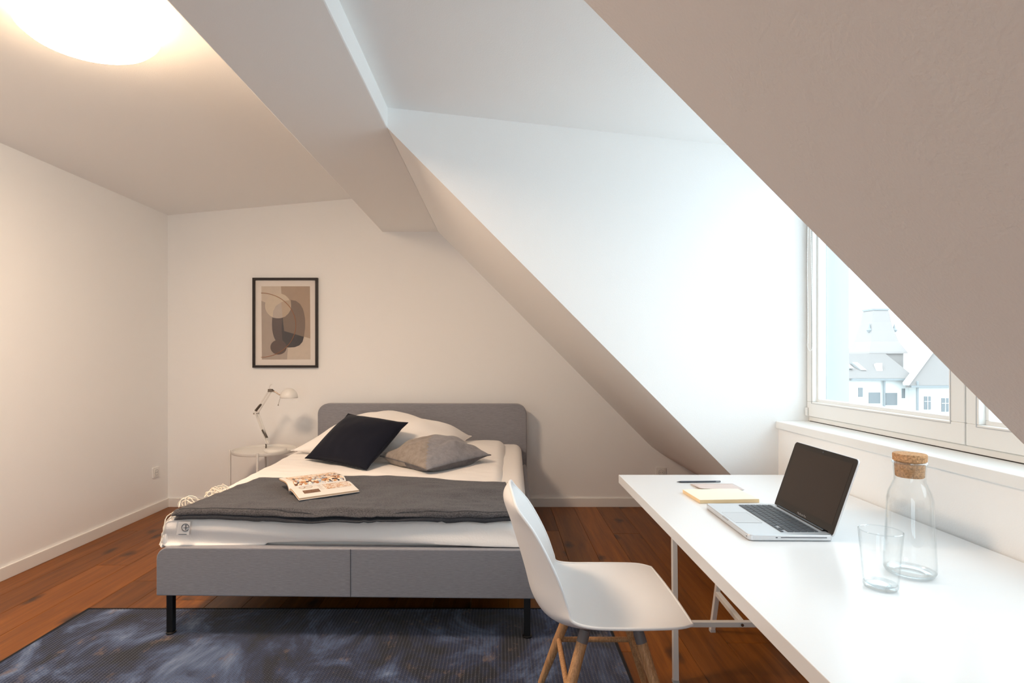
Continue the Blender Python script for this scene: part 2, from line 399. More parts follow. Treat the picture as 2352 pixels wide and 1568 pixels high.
# the roof slope beyond the dormer and on this side of it, with its soft foot
prof = [(BX1, BZ)] + [(x, slope_z(x)) for x in (0, .5, 1.0, 1.2)] + [(1.25, .493), (1.32, .443), (1.40, .393), (1.50, .338), (1.62, .288), (XR+.02, .235)]
top = [(XR+.12, .52), (1.35, .72), (BX1-.02, 2.62)]
bm = bmesh.new(); prism(bm, prof+top, 'y', YC+.002, Yw+.05); struct('ceiling_slope', bm, M['plaster'], smooth=25)
bm = bmesh.new(); prism(bm, prof+top, 'y', Y0-.01, YN-.002); struct('ceiling_slope', bm, M['plaster'], smooth=25)
# dormer: cheeks, ceiling, parapet, sill
dz = lambda x: 2.363-.111*(x-BX1)
chk = [(BX1, BZ+.001), (XP, slope_z(XP)+.001), (XP, .5), (1.47, .5), (1.47, dz(1.47)+.05), (BX1, dz(BX1)+.05)]
bm = bmesh.new(); prism(bm, chk, 'y', YC, YC+.16); struct('wall_dormer_far', bm, M['plaster'])
bm = bmesh.new(); prism(bm, chk, 'y', YN-.16, YN); struct('wall_dormer_near', bm, M['plaster'])
bm = bmesh.new(); prism(bm, [(BX1-.02, dz(BX1-.02)), (1.50, dz(1.50)), (1.50, 2.4), (BX1-.02, 2.7)], 'y', YN-.2, YC+.2); struct('ceiling_dormer', bm, M['plaster'])
struct('wall_parapet', B(XP, XR+.02, YN-.01, YC+.01, -.02, .905), M['plaster'])
struct('trim_2', B(XP-.013, XW+.012, YN+.001, YC-.001, .905, .938), M['sill'], bevel=.003)
# baseboards
struct('baseboard_back', B(XL+.014, XR, Yw-.014, Yw, 0, .072), M['paint'], bevel=.002)
struct('baseboard_left', B(XL, XL+.014, Y0, Yw, 0, .072), M['paint'], bevel=.002)
struct('baseboard_right', B(XR-.014, XR, YC+.05, Yw-.014, 0, .072), M['paint'], bevel=.002)

# window: fixed frame, two sashes, panes, seals, handle
win = bpy.data.objects.new('window_1', None); COL.objects.link(win); tag(win, kind='structure'); win.location = (XW, (YC+YN)/2, .938)
def wp(name, bm, m, parent=None, **k):
    o = obj(name, bm, m, parent or win, **k)
    if parent is None: o.matrix_parent_inverse = Matrix.Translation(win.location).inverted()
    return o
def frame_x(x0, x1, y0, y1, z0, z1, wl, wr, wb, wt):
    """picture frame in the y-z plane: widths at y0, y1, z0, z1"""
    bm = bmesh.new()
    box(bm, x0, x1, y0, y1, z0, z0+wb); box(bm, x0, x1, y0, y1, z1-wt, z1)
    box(bm, x0, x1, y0, y0+wl, z0+wb, z1-wt); box(bm, x0, x1, y1-wr, y1, z0+wb, z1-wt)
    return bm
wt_ = dz(XW)-.004
wp('window_frame', frame_x(XW+.012, XW+.075, YN, YC, .938, wt_+.02, .02, .02, .022, .03), M['paint'], bevel=.002)
wp('sill_joint', B(XW+.0115, XW+.013, YN, YC-.01, .938, .9405), M['gap'])
for (ya, yb) in ((1.6475, YC-.006), (YN+.006, 1.6425)):
    s = wp('sash', frame_x(XW, XW+.06, ya, yb, .962, wt_-.01, .058, .045, .066, .07), M['paint'], bevel=.003)
    wp('glazing_bead', frame_x(XW+.02, XW+.055, ya+.056, yb-.043, 1.027, wt_-.078, .012, .012, .014, .012), M['sill'], s, bevel=.002)
    wp('pane', B(XW+.040, XW+.044, ya+.06, yb-.047, 1.031, wt_-.083), M['pane'], s)
    wp('seal', frame_x(XW-.0012, XW+.002, ya+.049, yb-.036, 1.020, wt_-.071, .0022, .0022, .0022, .0022), M['seal'], s)
wp('hinge', T([(XW-.006, YC-.014, .965), (XW-.006, YC-.014, 1.0)], .006, 8), M['paint'])
hb = bmesh.new(); box(hb, XW-.012, XW, 1.57, 1.60, 1.36, 1.46); bar(hb, (XW-.04, 1.585, 1.41), (XW-.01, 1.585, 1.41), .016); bar(hb, (XW-.04, 1.585, 1.42), (XW-.04, 1.585, 1.30), .014, .018)
wp('handle', hb, M['white_metal'], bevel=.003)
# outside reveal and ledge
struct('trim_3', B(XW+.062, XW+.162, YC-.052, YC+.12, .93, 2.2), mat('outer_render', (176, 178, 178), .8))
struct('trim_4', B(XW+.077, XW+.20, YN-.1, YC+.1, .90, .95), M['seal'])

# ------------------------------------------------------------------ houses across the street
def far_house():
    D = 60.0; k = D/F
    U = lambda px, py, Y=D: ((px-CX)/F*Y, H-(py-CY)/F*Y)
    wall_m = mat('pale_render', (222, 222, 218), .9); roof_m = mat('slate_roof', (128, 121, 117), .8); tower_m = mat('tower_slate', (150, 142, 138), .8); win_m = mat('far_window', (112, 116, 118), .3); lead = mat('zinc', (134, 137, 138), .6)
    sky_m = mat('skylight_frame', (190, 190, 188), .8)
    t = thing('townhouse', 'pale townhouse with grey roof and tapering slate tower across the street', 'building', (U(2010, 940)[0], D, -14))
    ti = Matrix.Translation(t.location).inverted()
    def p(name, bm, m, par=t, **kk):
        o = obj(name, bm, m, par, **kk)
        if par is t: o.matrix_parent_inverse = ti
        return o
    def xz(a, b, c, d): # px rect -> x0,x1,z0,z1
        x0, z1 = U(a, c); x1, z0 = U(b, d); return x0, x1, z0, z1
    xa, xb, _, zt = xz(1850, 2088, 873, 1000)
    p('wall', B(xa, xb, D, D+9, -14, zt), wall_m)
    x2, x3, _, zt2 = xz(2088, 2420, 886, 1000)
    p('wall', B(x2, x3, D-1.2, D+9, -14, zt2), wall_m)
    # roofs: inclined slabs
    def roof(pa, pb, pye, pyr, y0, depth):
        x0, z0 = U(pa, pye, y0); x1, _ = U(pb, pye, y0); zr = H-(pyr-CY)/F*(y0+depth)
        bm = bmesh.new(); prism(bm, [(y0-.3, z0), (y0+depth, zr), (y0+depth, zr-.25), (y0-.3, z0-.25)], 'x', x0, x1); return bm
    r1 = p('roof', roof(1850, 2100, 868, 812, D, 4.5), roof_m)
    bm = bmesh.new(); y0 = D-1.2
    a = U(2075, 884, y0); b = U(2420, 884, y0); c = U(2420, 790, y0+4.5); d = U(2150, 790, y0+4.5)
    vs = [bm.verts.new(v) for v in ((a[0], y0-.3, a[1]), (b[0], y0-.3, b[1]), (c[0], y0+4.5, c[1]), (d[0], y0+4.5, d[1]))]
    vb = [bm.verts.new(v.co-Vector((0, 0, .25))) for v in vs]
    bm.faces.new(vs); bm.faces.new(vb[::-1])
    for i in range(4): bm.faces.new((vs[i], vb[i], vb[(i+1) % 4], vs[(i+1) % 4]))
    p('roof', bm, roof_m)
    bm = bmesh.new(); bar(bm, (a[0], y0-.35, a[1]+.12), (d[0], y0+4.4, d[1]+.15), .55, .3); p('parapet', bm, wall_m)
    bm = bmesh.new(); g0 = U(1950, 871); g1 = U(2085, 871); bar(bm, (g0[0], D-.45, g0[1]), (g1[0], D-.45, g1[1]), .25, .2); p('gutter', bm, lead)
    bm = bmesh.new(); g0 = U(2085, 887, y0); g1 = U(2420, 887, y0); bar(bm, (g0[0], y0-.4, g0[1]), (g1[0], y0-.4, g1[1]), .25, .2); p('gutter', bm, lead)
    # tower
    YT = D+7.0; kt = YT/F; cx, zb = U(2011, 812, YT); rows = ((713, 16), (716, 18), (740, 21), (760, 25), (785, 31), (800, 38), (808, 42), (812, 43))
    bm = bmesh.new(); rings = []
    for py, hw in rows:
        z = U(0, py, YT)[1]; hh = hw*kt
        rings.append([bm.verts.new(q) for q in ((cx-hh, YT-hh, z), (cx+hh, YT-hh, z), (cx+hh, YT+hh, z), (cx-hh, YT+hh, z))])
    for q, r in zip(rings, rings[1:]):
        for i in range(4): bm.faces.new((q[i], q[(i+1) % 4], r[(i+1) % 4], r[i]))
    bm.faces.new(rings[0]); bm.faces.new(rings[-1][::-1]); tw = p('tower_roof', bm, tower_m)
    hw = 37*kt; p('tower_body', B(cx-hw, cx+hw, YT-hw, YT+hw, -14, zb), tower_m)
    hw = 18.5*kt; z = U(0, 712, YT)[1]; p('tower_cap', B(cx-hw, cx+hw, YT-hw, YT+hw, z-.1, z+.12), lead)
    for px_ in (1986, 2042):
        bx, bz = U(px_, 757, YT); b2 = bmesh.new(); lathe(b2, [(0, .75), (.16, .15), (.34, -.1), (.2, -.35), (0, -.4)], 8, (bx, YT-.9, bz)); p('finial', b2, lead)
    # skylights, windows, downpipes
    for q in ((1964, 1972, 830, 846, 6), (1988, 2000, 832, 850, 8), (2034, 2048, 834, 852, -10)):
        x0, x1, z0, z1 = xz(*q[:4]); sh = q[4]*k
        yf = lambda z: D-.35+(z-z0)*.9+.3
        bm = bmesh.new(); vs = [bm.verts.new(v) for v in ((x0+sh*.6, D+1.0, z0), (x1+sh*.6, D+1.0, z0), (x1-sh*.6, D+1.9, z1), (x0-sh*.6, D+1.9, z1))]
        vb = [bm.verts.new(v.co+Vector((0, .4, -.1))) for v in vs]
        bm.faces.new(vs); bm.faces.new(vb[::-1])
        for i in range(4): bm.faces.new((vs[i], vb[i], vb[(i+1) % 4], vs[(i+1) % 4]))
        p('skylight', bm, sky_m)
    for q, yy in (((1971, 1981, 890, 911), D), ((1995, 2021, 901, 926), D), ((2034, 2060, 902, 930), D), ((2071, 2078, 892, 914), D), ((2122, 2137, 910, 940), D-1.2), ((2162, 2178, 914, 945), D-1.2)):
        x0, z1 = U(q[0], q[2], yy); x1, z0 = U(q[1], q[3], yy)
        wf = p('window', B(x0, x1, yy-.06, yy+.1, z0, z1), win_m)
        bm = bmesh.new(); box(bm, (x0+x1)/2-.03, (x0+x1)/2+.03, yy-.1, yy-.05, z0, z1); box(bm, x0, x1, yy-.1, yy-.05, z0+(z1-z0)*.6, z0+(z1-z0)*.6+.05)
        if q[0] > 2100: p('glazing_bar', bm, wall_m, wf)
        else: bm.free()
    for px_ in (2027, 2084):
        x0, z0 = U(px_, 874); p('downpipe', T([(x0, D-.25 if px_ < 2080 else D-1.45, z0), (x0, D-.25 if px_ < 2080 else D-1.45, -14)], .12, 8), lead)
    return t
far_house()
obj('street_ground', B(0, 110, 12, 120, -14.3, -14), mat('asphalt', (120, 120, 120), .9), kind='structure')

# ------------------------------------------------------------------ rug
RT = .009
def rug():
    x0, x1, y1 = -1.998, .492, 2.665; y0 = y1-1.7
    t = thing('area_rug', 'dark blue and slate ribbed rug under the foot of the bed and the chair', 'rug', ((x0+x1)/2, (y0+y1)/2, 0))
    w_, d_ = (x1-x0)/2, (y1-y0)/2
    # pile: real ribs running away from the camera
    n = int(2*w_/.0145); bm = bmesh.new()
    row = []
    for i in range(n*2+1):
        x = -w_+i*w_/n; z = RT-.001+(.0012 if i % 2 else -.0004); row.append((x, z))
    prism(bm, [(row[-1][0], 0), (row[0][0], 0)]+row, 'y', -d_, d_)
    o = obj('pile', bm, M['rug'], t)
    bm = bmesh.new(); e = .006
    for a in ((-w_-e, -w_+.004, -d_-e, d_+e), (w_-.004, w_+e, -d_-e, d_+e), (-w_, w_, d_-.004, d_+e), (-w_, w_, -d_-e, -d_+.004)): box(bm, *a, 0, RT+.001)
    obj('binding', bm, M['rug_edge'], t)
rug()

# ------------------------------------------------------------------ bed
BO = Vector((-.672, 2.38, 0)); BR = -math.radians(1.2)
BM_ = Matrix.Translation(BO) @ Matrix.Rotation(BR, 4, 'Z')
HW = .832; ZT = .525                          # half width, mattress top near its middle
def ztop(y): return .500+.014*max(0, y)+.007*max(0, y)**2
def bed():
    t = thing('double_bed', 'low double bed upholstered in grey fabric with rounded headboard and black legs', 'bed', BO, BR)
    # footboard: vertical panel with rounded top corners
    o = rrect(-HW, HW, .187, .398, .052, 8, (.1, .1, 1, 1))
    bm = bmesh.new(); prism(bm, o, 'y', 0, .05)
    f = obj('footboard', bm, M['bed'], t, bevel=.012, seg=4, smooth=50)
    obj('seam', B(.02, .0228, -.0012, .012, .19, .396), mat('dark_thread', (84, 84, 90), .9), f)
    for s in (-1, 1): obj('side_rail', B(s*HW-(.030 if s > 0 else 0), s*HW+(.030 if s < 0 else 0), .052, 2.0, .187, .385), M['bed'], t, bevel=.012, seg=3, smooth=50)
    o = rrect(-HW-.005, HW+.005, .187, .862, .085, 10, (.1, .1, 1, 1))
    bm = bmesh.new(); prism(bm, o, 'y', 2.002, 2.075)
    obj('headboard', bm, M['bed'], t, bevel=.02, seg=5, smooth=50)
    obj('slat_base', B(-HW+.05, HW-.05, .055, 2.0, .19, .235), M['black'], t)
    for sx in (-1, 1):
        for y in (.035, 1.98):
            bm = bmesh.new(); x = sx*(HW-.045); z0 = RT+.0015 if y < 1 else .001
            box(bm, x-.014, x+.014, y-.014, y+.014, z0+.006, .187)
            lg = obj('leg', bm, M['black'], t, bevel=.003)
            obj('foot_pad', L([(0, 0), (.021, 0), (.021, .004), (.012, .008), (0, .008)], 16, (x, y, z0)), M['black'], lg)
    obj('leg', B(-.015, .015, 1.0, 1.03, .001, .19), M['black'], t)
bed()

def wr(x, y, a=1.0):       # cloth relief
    return a*(.010*ns(x, y, 0, 2.2)+.006*ns(x, y, 3, 6)+.0025*ns(x*.6, y*1.4, 7, 18))

# mattress under a white fitted sheet
def mattress():
    w_, y0, y1, z0, r = .795, .062, 1.990, .238, .06
    bm = bmesh.new(); nx, ny = 24, 30
    bmesh.ops.create_cube(bm, size=1)
    for v in bm.verts:
        y = y0 if v.co.y < 0 else y1
        v.co = Vector((w_ if v.co.x > 0 else -w_, y, z0 if v.co.z < 0 else ztop(y)))
    bmesh.ops.bevel(bm, geom=bm.edges[:], offset=r, segments=5, profile=.5, affect='EDGES')
    bmesh.ops.subdivide_edges(bm, edges=[e for e in bm.edges if e.calc_length() > .3], cuts=24, use_grid_fill=True)
    for v in bm.verts:
        if v.co.z > .4: v.co.z += .3*wr(v.co.x, v.co.y)
        if v.co.y < y0+.02: v.co.y += .006*math.sin(v.co.x*4+v.co.z*20)
    o = obj('mattress', bm, M['sheet'], None, 'thick mattress in white fitted sheet inside the grey bed frame', 'mattress', smooth=70)
    o.matrix_world = BM_; return o
mattress()

DT = .034                                   # duvet loft
def edge_drop(s, r):                         # s = arc length from the end of the hanging cloth's straight part
    if s <= 0: return 0, -r+s
    if s < PI/2*r:
        a = s/r; return r*(1-math.cos(a)), -r*(1-math.sin(a))
    return r+s-PI/2*r, 0
def duvet_h(x, y):
    """loft of the duvet's top in bed coordinates"""
    z = ztop(y)+DT+wr(x, y)*1.2
    z += .026*math.exp(-((x-.30)/.42)**2-((y-.30)/.5)**2)*.0
    z += .012*math.exp(-((x+.05)/.5)**2-((y-.55)/.35)**2)          # puffed middle
    z += .020*math.exp(-((x-.55)/.20)**2-((y-1.70)/.30)**2)       # folded-over corner beside the pillow
    z += .015*math.exp(-((x-.20)/.40)**2-((y-1.55)/.25)**2)
    return z
def duvet():
    xl, xr, yf, yb = -.822, .672, .034, 1.90
    hangL, hangF = .13, .105
    r = .05
    def fn(u, v):
        su = -hangL+u*(hangL+PI/2*r+(xr-xl-r)); sv = -hangF-.012*math.sin(u*9)+v*(hangF+PI/2*r+(yb-yf-r))
        ox, dzx = edge_drop(su, r); oy, dzy = edge_drop(sv, r)
        x, y = xl+ox, yf+oy
        x += .115*u**3*max(0, 1-max(0, sv+.1)/.45)**1.5          # wider where it hangs over the foot
        d = -math.hypot(dzx, dzy) if (dzx > -r and dzy > -r) else min(dzx, dzy)
        z = duvet_h(x, y)+d
        # right and back edges roll under
        e = (1-u)*1.5
        if e < .05: z -= (.05-e)**2*16
        e = yb-y
        if e < .06: z -= (.06-e)**2*11
        lim = .405+.012*math.sin(u*PI*1.15-.2)*0
        if sv < 0: # the hanging front: soft horizontal folds, and it lifts at the middle right
            y += .012*math.sin((z-.40)*38+u*5)*min(1, -sv/.05)-.004
            z = max(z, .402+.016*max(0, math.sin(PI*(u-.22)/.78))**2 if u > .22 else .402)
        if su < 0:
            x += .004*math.sin(y*9+z*20)
            z = max(z, .392)
        return Vector((x, y, z))
    bm = grid(fn, 90, 100)
    o = obj('duvet', bm, M['sheet'], None, 'white duvet spread over the bed, hanging over its foot end', 'duvet', smooth=80)
    md = o.modifiers.new('thick', 'SOLIDIFY'); md.thickness = .014; md.offset = -1
    sb = o.modifiers.new('sub', 'SUBSURF'); sb.levels = 1; sb.render_levels = 1
    o.matrix_world = BM_
duvet()

# ------------------------------------------------------------------ pillows
def cushion(name, label, cat, corners, thick, mats, pinch=.10, n=26, seed=0, group=None, mi=None, under=1.0, wrk=.5, sag=0):
    """corners p00,p10,p11,p01 in world; the +normal side is the face that is seen"""
    c = [Vector(q) for q in corners]; ctr = sum(c, Vector())/4
    nrm = (c[1]-c[0]).cross(c[3]-c[0]).normalized()
    def P(u, v, side):
        # pull the outline in between the corners
        a, b = 2*u-1, 2*v-1
        uu = .5+.5*a*(1-pinch*(1-b*b)*abs(a)**2); vv = .5+.5*b*(1-pinch*(1-a*a)*abs(b)**2)
        p = (c[0]*(1-uu)+c[1]*uu)*(1-vv)+(c[3]*(1-uu)+c[2]*uu)*vv
        h = (max(0, 1-a*a)**.62)*(max(0, 1-b*b)**.62)*thick*.5
        ed = 1-max(abs(a), abs(b))
        wv = wrk*(.014*ns(a*1.4+seed, b*1.4, side, 1.6)+.010*ns(a*3+seed, b, 2, 2.0)*(1-abs(a)*.3))*min(1, ed*5)
        return p+nrm*(side*(h*(1 if side > 0 else under))+wv-sag*(1-a*a)*(1-b*b))
    bm = bmesh.new(); tops = {}
    def ring(side):
        g = []
        for i in range(n+1):
            rowv = []
            for j in range(n+1):
                u = .5-.5*math.cos(PI*i/n); v = .5-.5*math.cos(PI*j/n)
                u = .5*u+.5*i/n; v = .5*v+.5*j/n
                if i in (0, n) or j in (0, n):
                    if (i, j) not in tops: tops[(i, j)] = bm.verts.new(P(u, v, 0) if False else P(u, v, side))
                    rowv.append(tops[(i, j)])
                else: rowv.append(bm.verts.new(P(u, v, side)))
            g.append(rowv)
        for i in range(n):
            for j in range(n):
                f = bm.faces.new((g[i][j], g[i+1][j], g[i+1][j+1], g[i][j+1]))
                if mi: f.material_index = mi((i+.5)/n, (j+.5)/n, side)
    ring(1); ring(-1)
    bmesh.ops.translate(bm, verts=bm.verts, vec=-ctr)
    o = obj(name, bm, mats, None, label, cat, group, smooth=75, loc=ctr)
    sb = o.modifiers.new('sub', 'SUBSURF'); sb.levels = 1; sb.render_levels = 1
    # welt along the edge
    pts = []
    for (a0, b0, a1, b1) in ((0, 0, 1, 0), (1, 0, 1, 1), (1, 1, 0, 1), (0, 1, 0, 0)):
        for k in range(12):
            u = a0+(a1-a0)*k/12; v = b0+(b1-b0)*k/12; pts.append(P(u, v, 1)-ctr)
    m0 = mats[-1] if isinstance(mats, list) else mats
    bm = bmesh.new(); tube(bm, pts, .0035 if thick < .2 else .003, 6, closed=True); obj('piping', bm, m0, o, smooth=60)
    return o
zt = .560
cushion('bed_pillow', 'large white pillow propped against the headboard behind both cushions', 'pillow',
        [(-1.42, 3.72, zt+.04), (-.30, 3.62, zt+.03), (-.22, 4.16, zt+.075), (-1.06, 4.33, .785)], .33, M['sheet'], .06, seed=3, wrk=2.0)
nav = cushion('throw_cushion', 'dark navy velvet square cushion leaning on the white pillow', 'cushion',
        [(-1.266, 3.555, .578), (-.790, 3.235, .566), (-.611, 3.62, .800), (-1.068, 3.85, .836)], .20, M['navy'], .07, seed=5, wrk=.4)
gl = cushion('throw_cushion', 'taupe and grey two-tone velvet cushion lying right of the navy one', 'cushion',
        [(-.758, 3.45, zt+.050), (-.42, 3.14, zt+.024), (-.062, 3.49, zt+.050), (-.41, 3.80, zt+.095)], .235,
        [M['cushion_a'], M['cushion_b'], M['cushion_c']], .05, seed=11, wrk=2.0,
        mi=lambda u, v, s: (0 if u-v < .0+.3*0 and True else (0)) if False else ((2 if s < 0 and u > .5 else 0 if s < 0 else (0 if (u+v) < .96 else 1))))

# ------------------------------------------------------------------ wool throw
TQ = [(-1.455, 2.415), (.072, 2.388), (.026, 2.965), (-1.338, 3.05)]       # near left, near right, far right, far left
BI = BM_.inverted()
def surf(x, y, off=0.0):
    """height of the duvet top at a world position (with the rounding of its foot and left edges)"""
    q = BI @ Vector((x, y, 0)); bx, by = q.x, q.y
    r = .022; d = 0
    for e in (bx+.822, by-.034):
        if e < r:
            e = max(e, .0); d = max(d, r-math.sqrt(max(0, r*r-(r-e)**2)))
    return duvet_h(bx, by)-d+off
def throw_pt(u, v, off):
    a, b, c, d = [Vector(q) for q in TQ]
    p = (a*(1-u)+b*u)*(1-v)+(d*(1-u)+c*u)*v
    p.y += .012*math.sin(u*7+1)*(1-v) + .010*math.sin(u*5)*v
    p.x += .012*math.sin(v*6)*(1-u)
    z = surf(p.x, p.y)
    for c_, v0, v1, h_ in ((.565, 0, .5, .004), (.60, .0, .35, .003), (.785, 0, .75, .006), (.915, .0, .8, .004), (.27, 0, .3, .002)):
        if v0 <= v <= v1: z += h_*math.exp(-((u-c_-.01*v)/.0045)**2)*math.sin(PI*min(1, (v1-v)/(v1-v0)*1.2)/2)
    z += off+.004*ns(p.x, p.y, 5, 9)+.006*max(0, ns(p.x*2, p.y*.6, 9, 3))
    return Vector((p.x, p.y, z))
def throw():
    t = thing('throw_blanket', 'dark grey wool throw with white fringes spread across the foot of the bed', 'blanket', (-.68, 2.75, ZT+DT))
    ti = Matrix.Translation(t.location).inverted()
    def p(name, bm, m, par=t, **k):
        o = obj(name, bm, m, par, **k)
        if par is t: o.matrix_parent_inverse = ti
        return o
    o = p('upper_layer', grid(lambda u, v: throw_pt(u, v, .016+.007*math.exp(-((u-.40)/.22)**2)*(1-v)), 90, 40), M['throw'], smooth=80)
    s = o.modifiers.new('t', 'SOLIDIFY'); s.thickness = .005; s.offset = -1
    def low(u, v):
        q = throw_pt(.012+u*.982, v*.96, .0065)
        if v < .15: q.y -= .009*(1-v/.15); q.z -= .006*(1-v/.15)
        return q
    o = p('lower_layer', grid(low, 80, 30), M['throw_under'], smooth=80)
    s = o.modifiers.new('t', 'SOLIDIFY'); s.thickness = .005; s.offset = -1
    # stitched hem near the front edge
    p('hem_stitch', T([throw_pt(.01+.98*i/60, .035, .0175+.007*math.exp(-((.01+.98*i/60-.40)/.22)**2)) for i in range(61)], .0013, 5), M['ink'])
    # woven label
    a = throw_pt(.028, 0, 0)
    lb = bmesh.new(); ax = Vector((1, .0, 0)); dn = Vector((.03, -.10, -1)).normalized()
    o0 = Vector((a.x, a.y-.016, a.z-.008)); W_, H_ = .052, .056
    def lp(s, q, d=0): return o0+ax*(s*W_)+dn*(q*H_)+Vector((0, -1, .05))*d
    fr = [lb.verts.new(lp(s, q, d)) for d in (0, .0015) for s, q in ((0, 0), (1, 0), (.9, 1), (-.16, 1))]
    for f in ((3,2,1,0),(4,5,6,7),(0,1,5,4),(1,2,6,5),(2,3,7,6),(3,0,4,7)): lb.faces.new([fr[i] for i in f])
    l = p('woven_label', lb, M['tagcloth'], label='pale label with a plus inside a ring')
    bm = bmesh.new()
    cx_, cy_ = .60, .42
    arc = [lp(cx_+.30*math.cos(k*PI/12), cy_+.30*math.sin(k*PI/12)*W_/H_, .0022) for k in range(2, 25-0)]
    tube(bm, arc, .0013, 5); bar(bm, lp(cx_-.15, cy_, .0022), lp(cx_+.28, cy_, .0022), .0032, .001); bar(bm, lp(cx_+.04, cy_-.2, .0022), lp(cx_+.04, cy_+.2, .0022), .0032, .001)
    bar(bm, lp(.05, .93, .0022), lp(.72, .93, .0022), .0022, .001)
    p('plus_mark', bm, M['ink'], l)
    # fringes
    for k in range(52):
        v = .01+.97*k/51+random.uniform(-.008, .008); q = throw_pt(0, v, .010)
        loop = .16 < v < .27 or .46 < v < .66
        dx = -random.uniform(.045, .075) if loop else -random.uniform(.015, .04); pts = []
        for i in range(9):
            s_ = i/8
            x = q.x+dx*math.sin(s_*PI/2)*(1.0)+.006*math.sin(s_*9+k)
            y = q.y+.02*math.sin(s_*4+k*1.7)*s_-.015*s_
            z = q.z+((.026+.008*math.sin(k*2.3))*math.sin(PI*s_) if loop else .004*math.sin(PI*s_))-.085*s_**1.8*(1.35 if v < .13 else .7 if not loop else .12)
            pts.append((x, y, z))
        p('tassel', T(pts, [.0022]*8+[.003], 5), M['tassel'], smooth=60)
    for k in range(26):
        v = .015+.97*k/25; q = throw_pt(1, v, .012); pts = []
        for i in range(9):
            s_ = i/8
            pts.append((q.x+.035*math.sin(s_*1.5)+.004*math.sin(k+s_*6), q.y-.008*s_+.006*math.sin(k*2.1+s_*3), q.z+.006*math.sin(s_*PI)-.10*s_**1.9*(1.0 if v < .12 else .4)))
        p('tassel', T(pts, .0022, 5), M['tassel'], smooth=60)
throw()

# ------------------------------------------------------------------ open magazine
def print_mat(name, scale, cols, paper=(236, 230, 222), edge=.04, seed=0):
    m = bpy.data.materials.new(name); m.use_nodes = True; N, K, b = nodes(m)
    tc = N.new('ShaderNodeTexCoord'); mp = N.new('ShaderNodeMapping'); mp.inputs['Location'].default_value = (seed, seed*2, 0)
    K.new(tc.outputs['Object'], mp.inputs['Vector'])
    vo = N.new('ShaderNodeTexVoronoi'); vo.inputs['Scale'].default_value = scale; vo.inputs['Randomness'].default_value = 1; vo.distance = 'CHEBYCHEV'
    K.new(mp.outputs[0], vo.inputs['Vector'])
    sp = N.new('ShaderNodeSeparateColor'); K.new(vo.outputs['Color'], sp.inputs[0])
    r = N.new('ShaderNodeValToRGB'); r.color_ramp.interpolation = 'CONSTANT'; e = r.color_ramp.elements
    for i, c in enumerate(cols):
        x = e[0] if i == 0 else (e[1] if i == 1 else e.new(i/len(cols))); x.position = i/len(cols); x.color = lin(c)
    K.new(sp.outputs[0], r.inputs['Fac'])
    v2 = N.new('ShaderNodeTexVoronoi'); v2.feature = 'DISTANCE_TO_EDGE'; v2.inputs['Scale'].default_value = scale*1.7; K.new(mp.outputs[0], v2.inputs['Vector'])
    g = N.new('ShaderNodeMath'); g.operation = 'LESS_THAN'; g.inputs[1].default_value = edge; K.new(v2.outputs['Distance'], g.inputs[0])
    mx = N.new('ShaderNodeMixRGB'); mx.inputs[2].default_value = lin((120, 84, 58)); K.new(g.outputs[0], mx.inputs[0]); K.new(r.outputs[0], mx.inputs[1])
    K.new(mx.outputs[0], b.inputs['Base Color']); b.inputs['Roughness'].default_value = .4
    return m
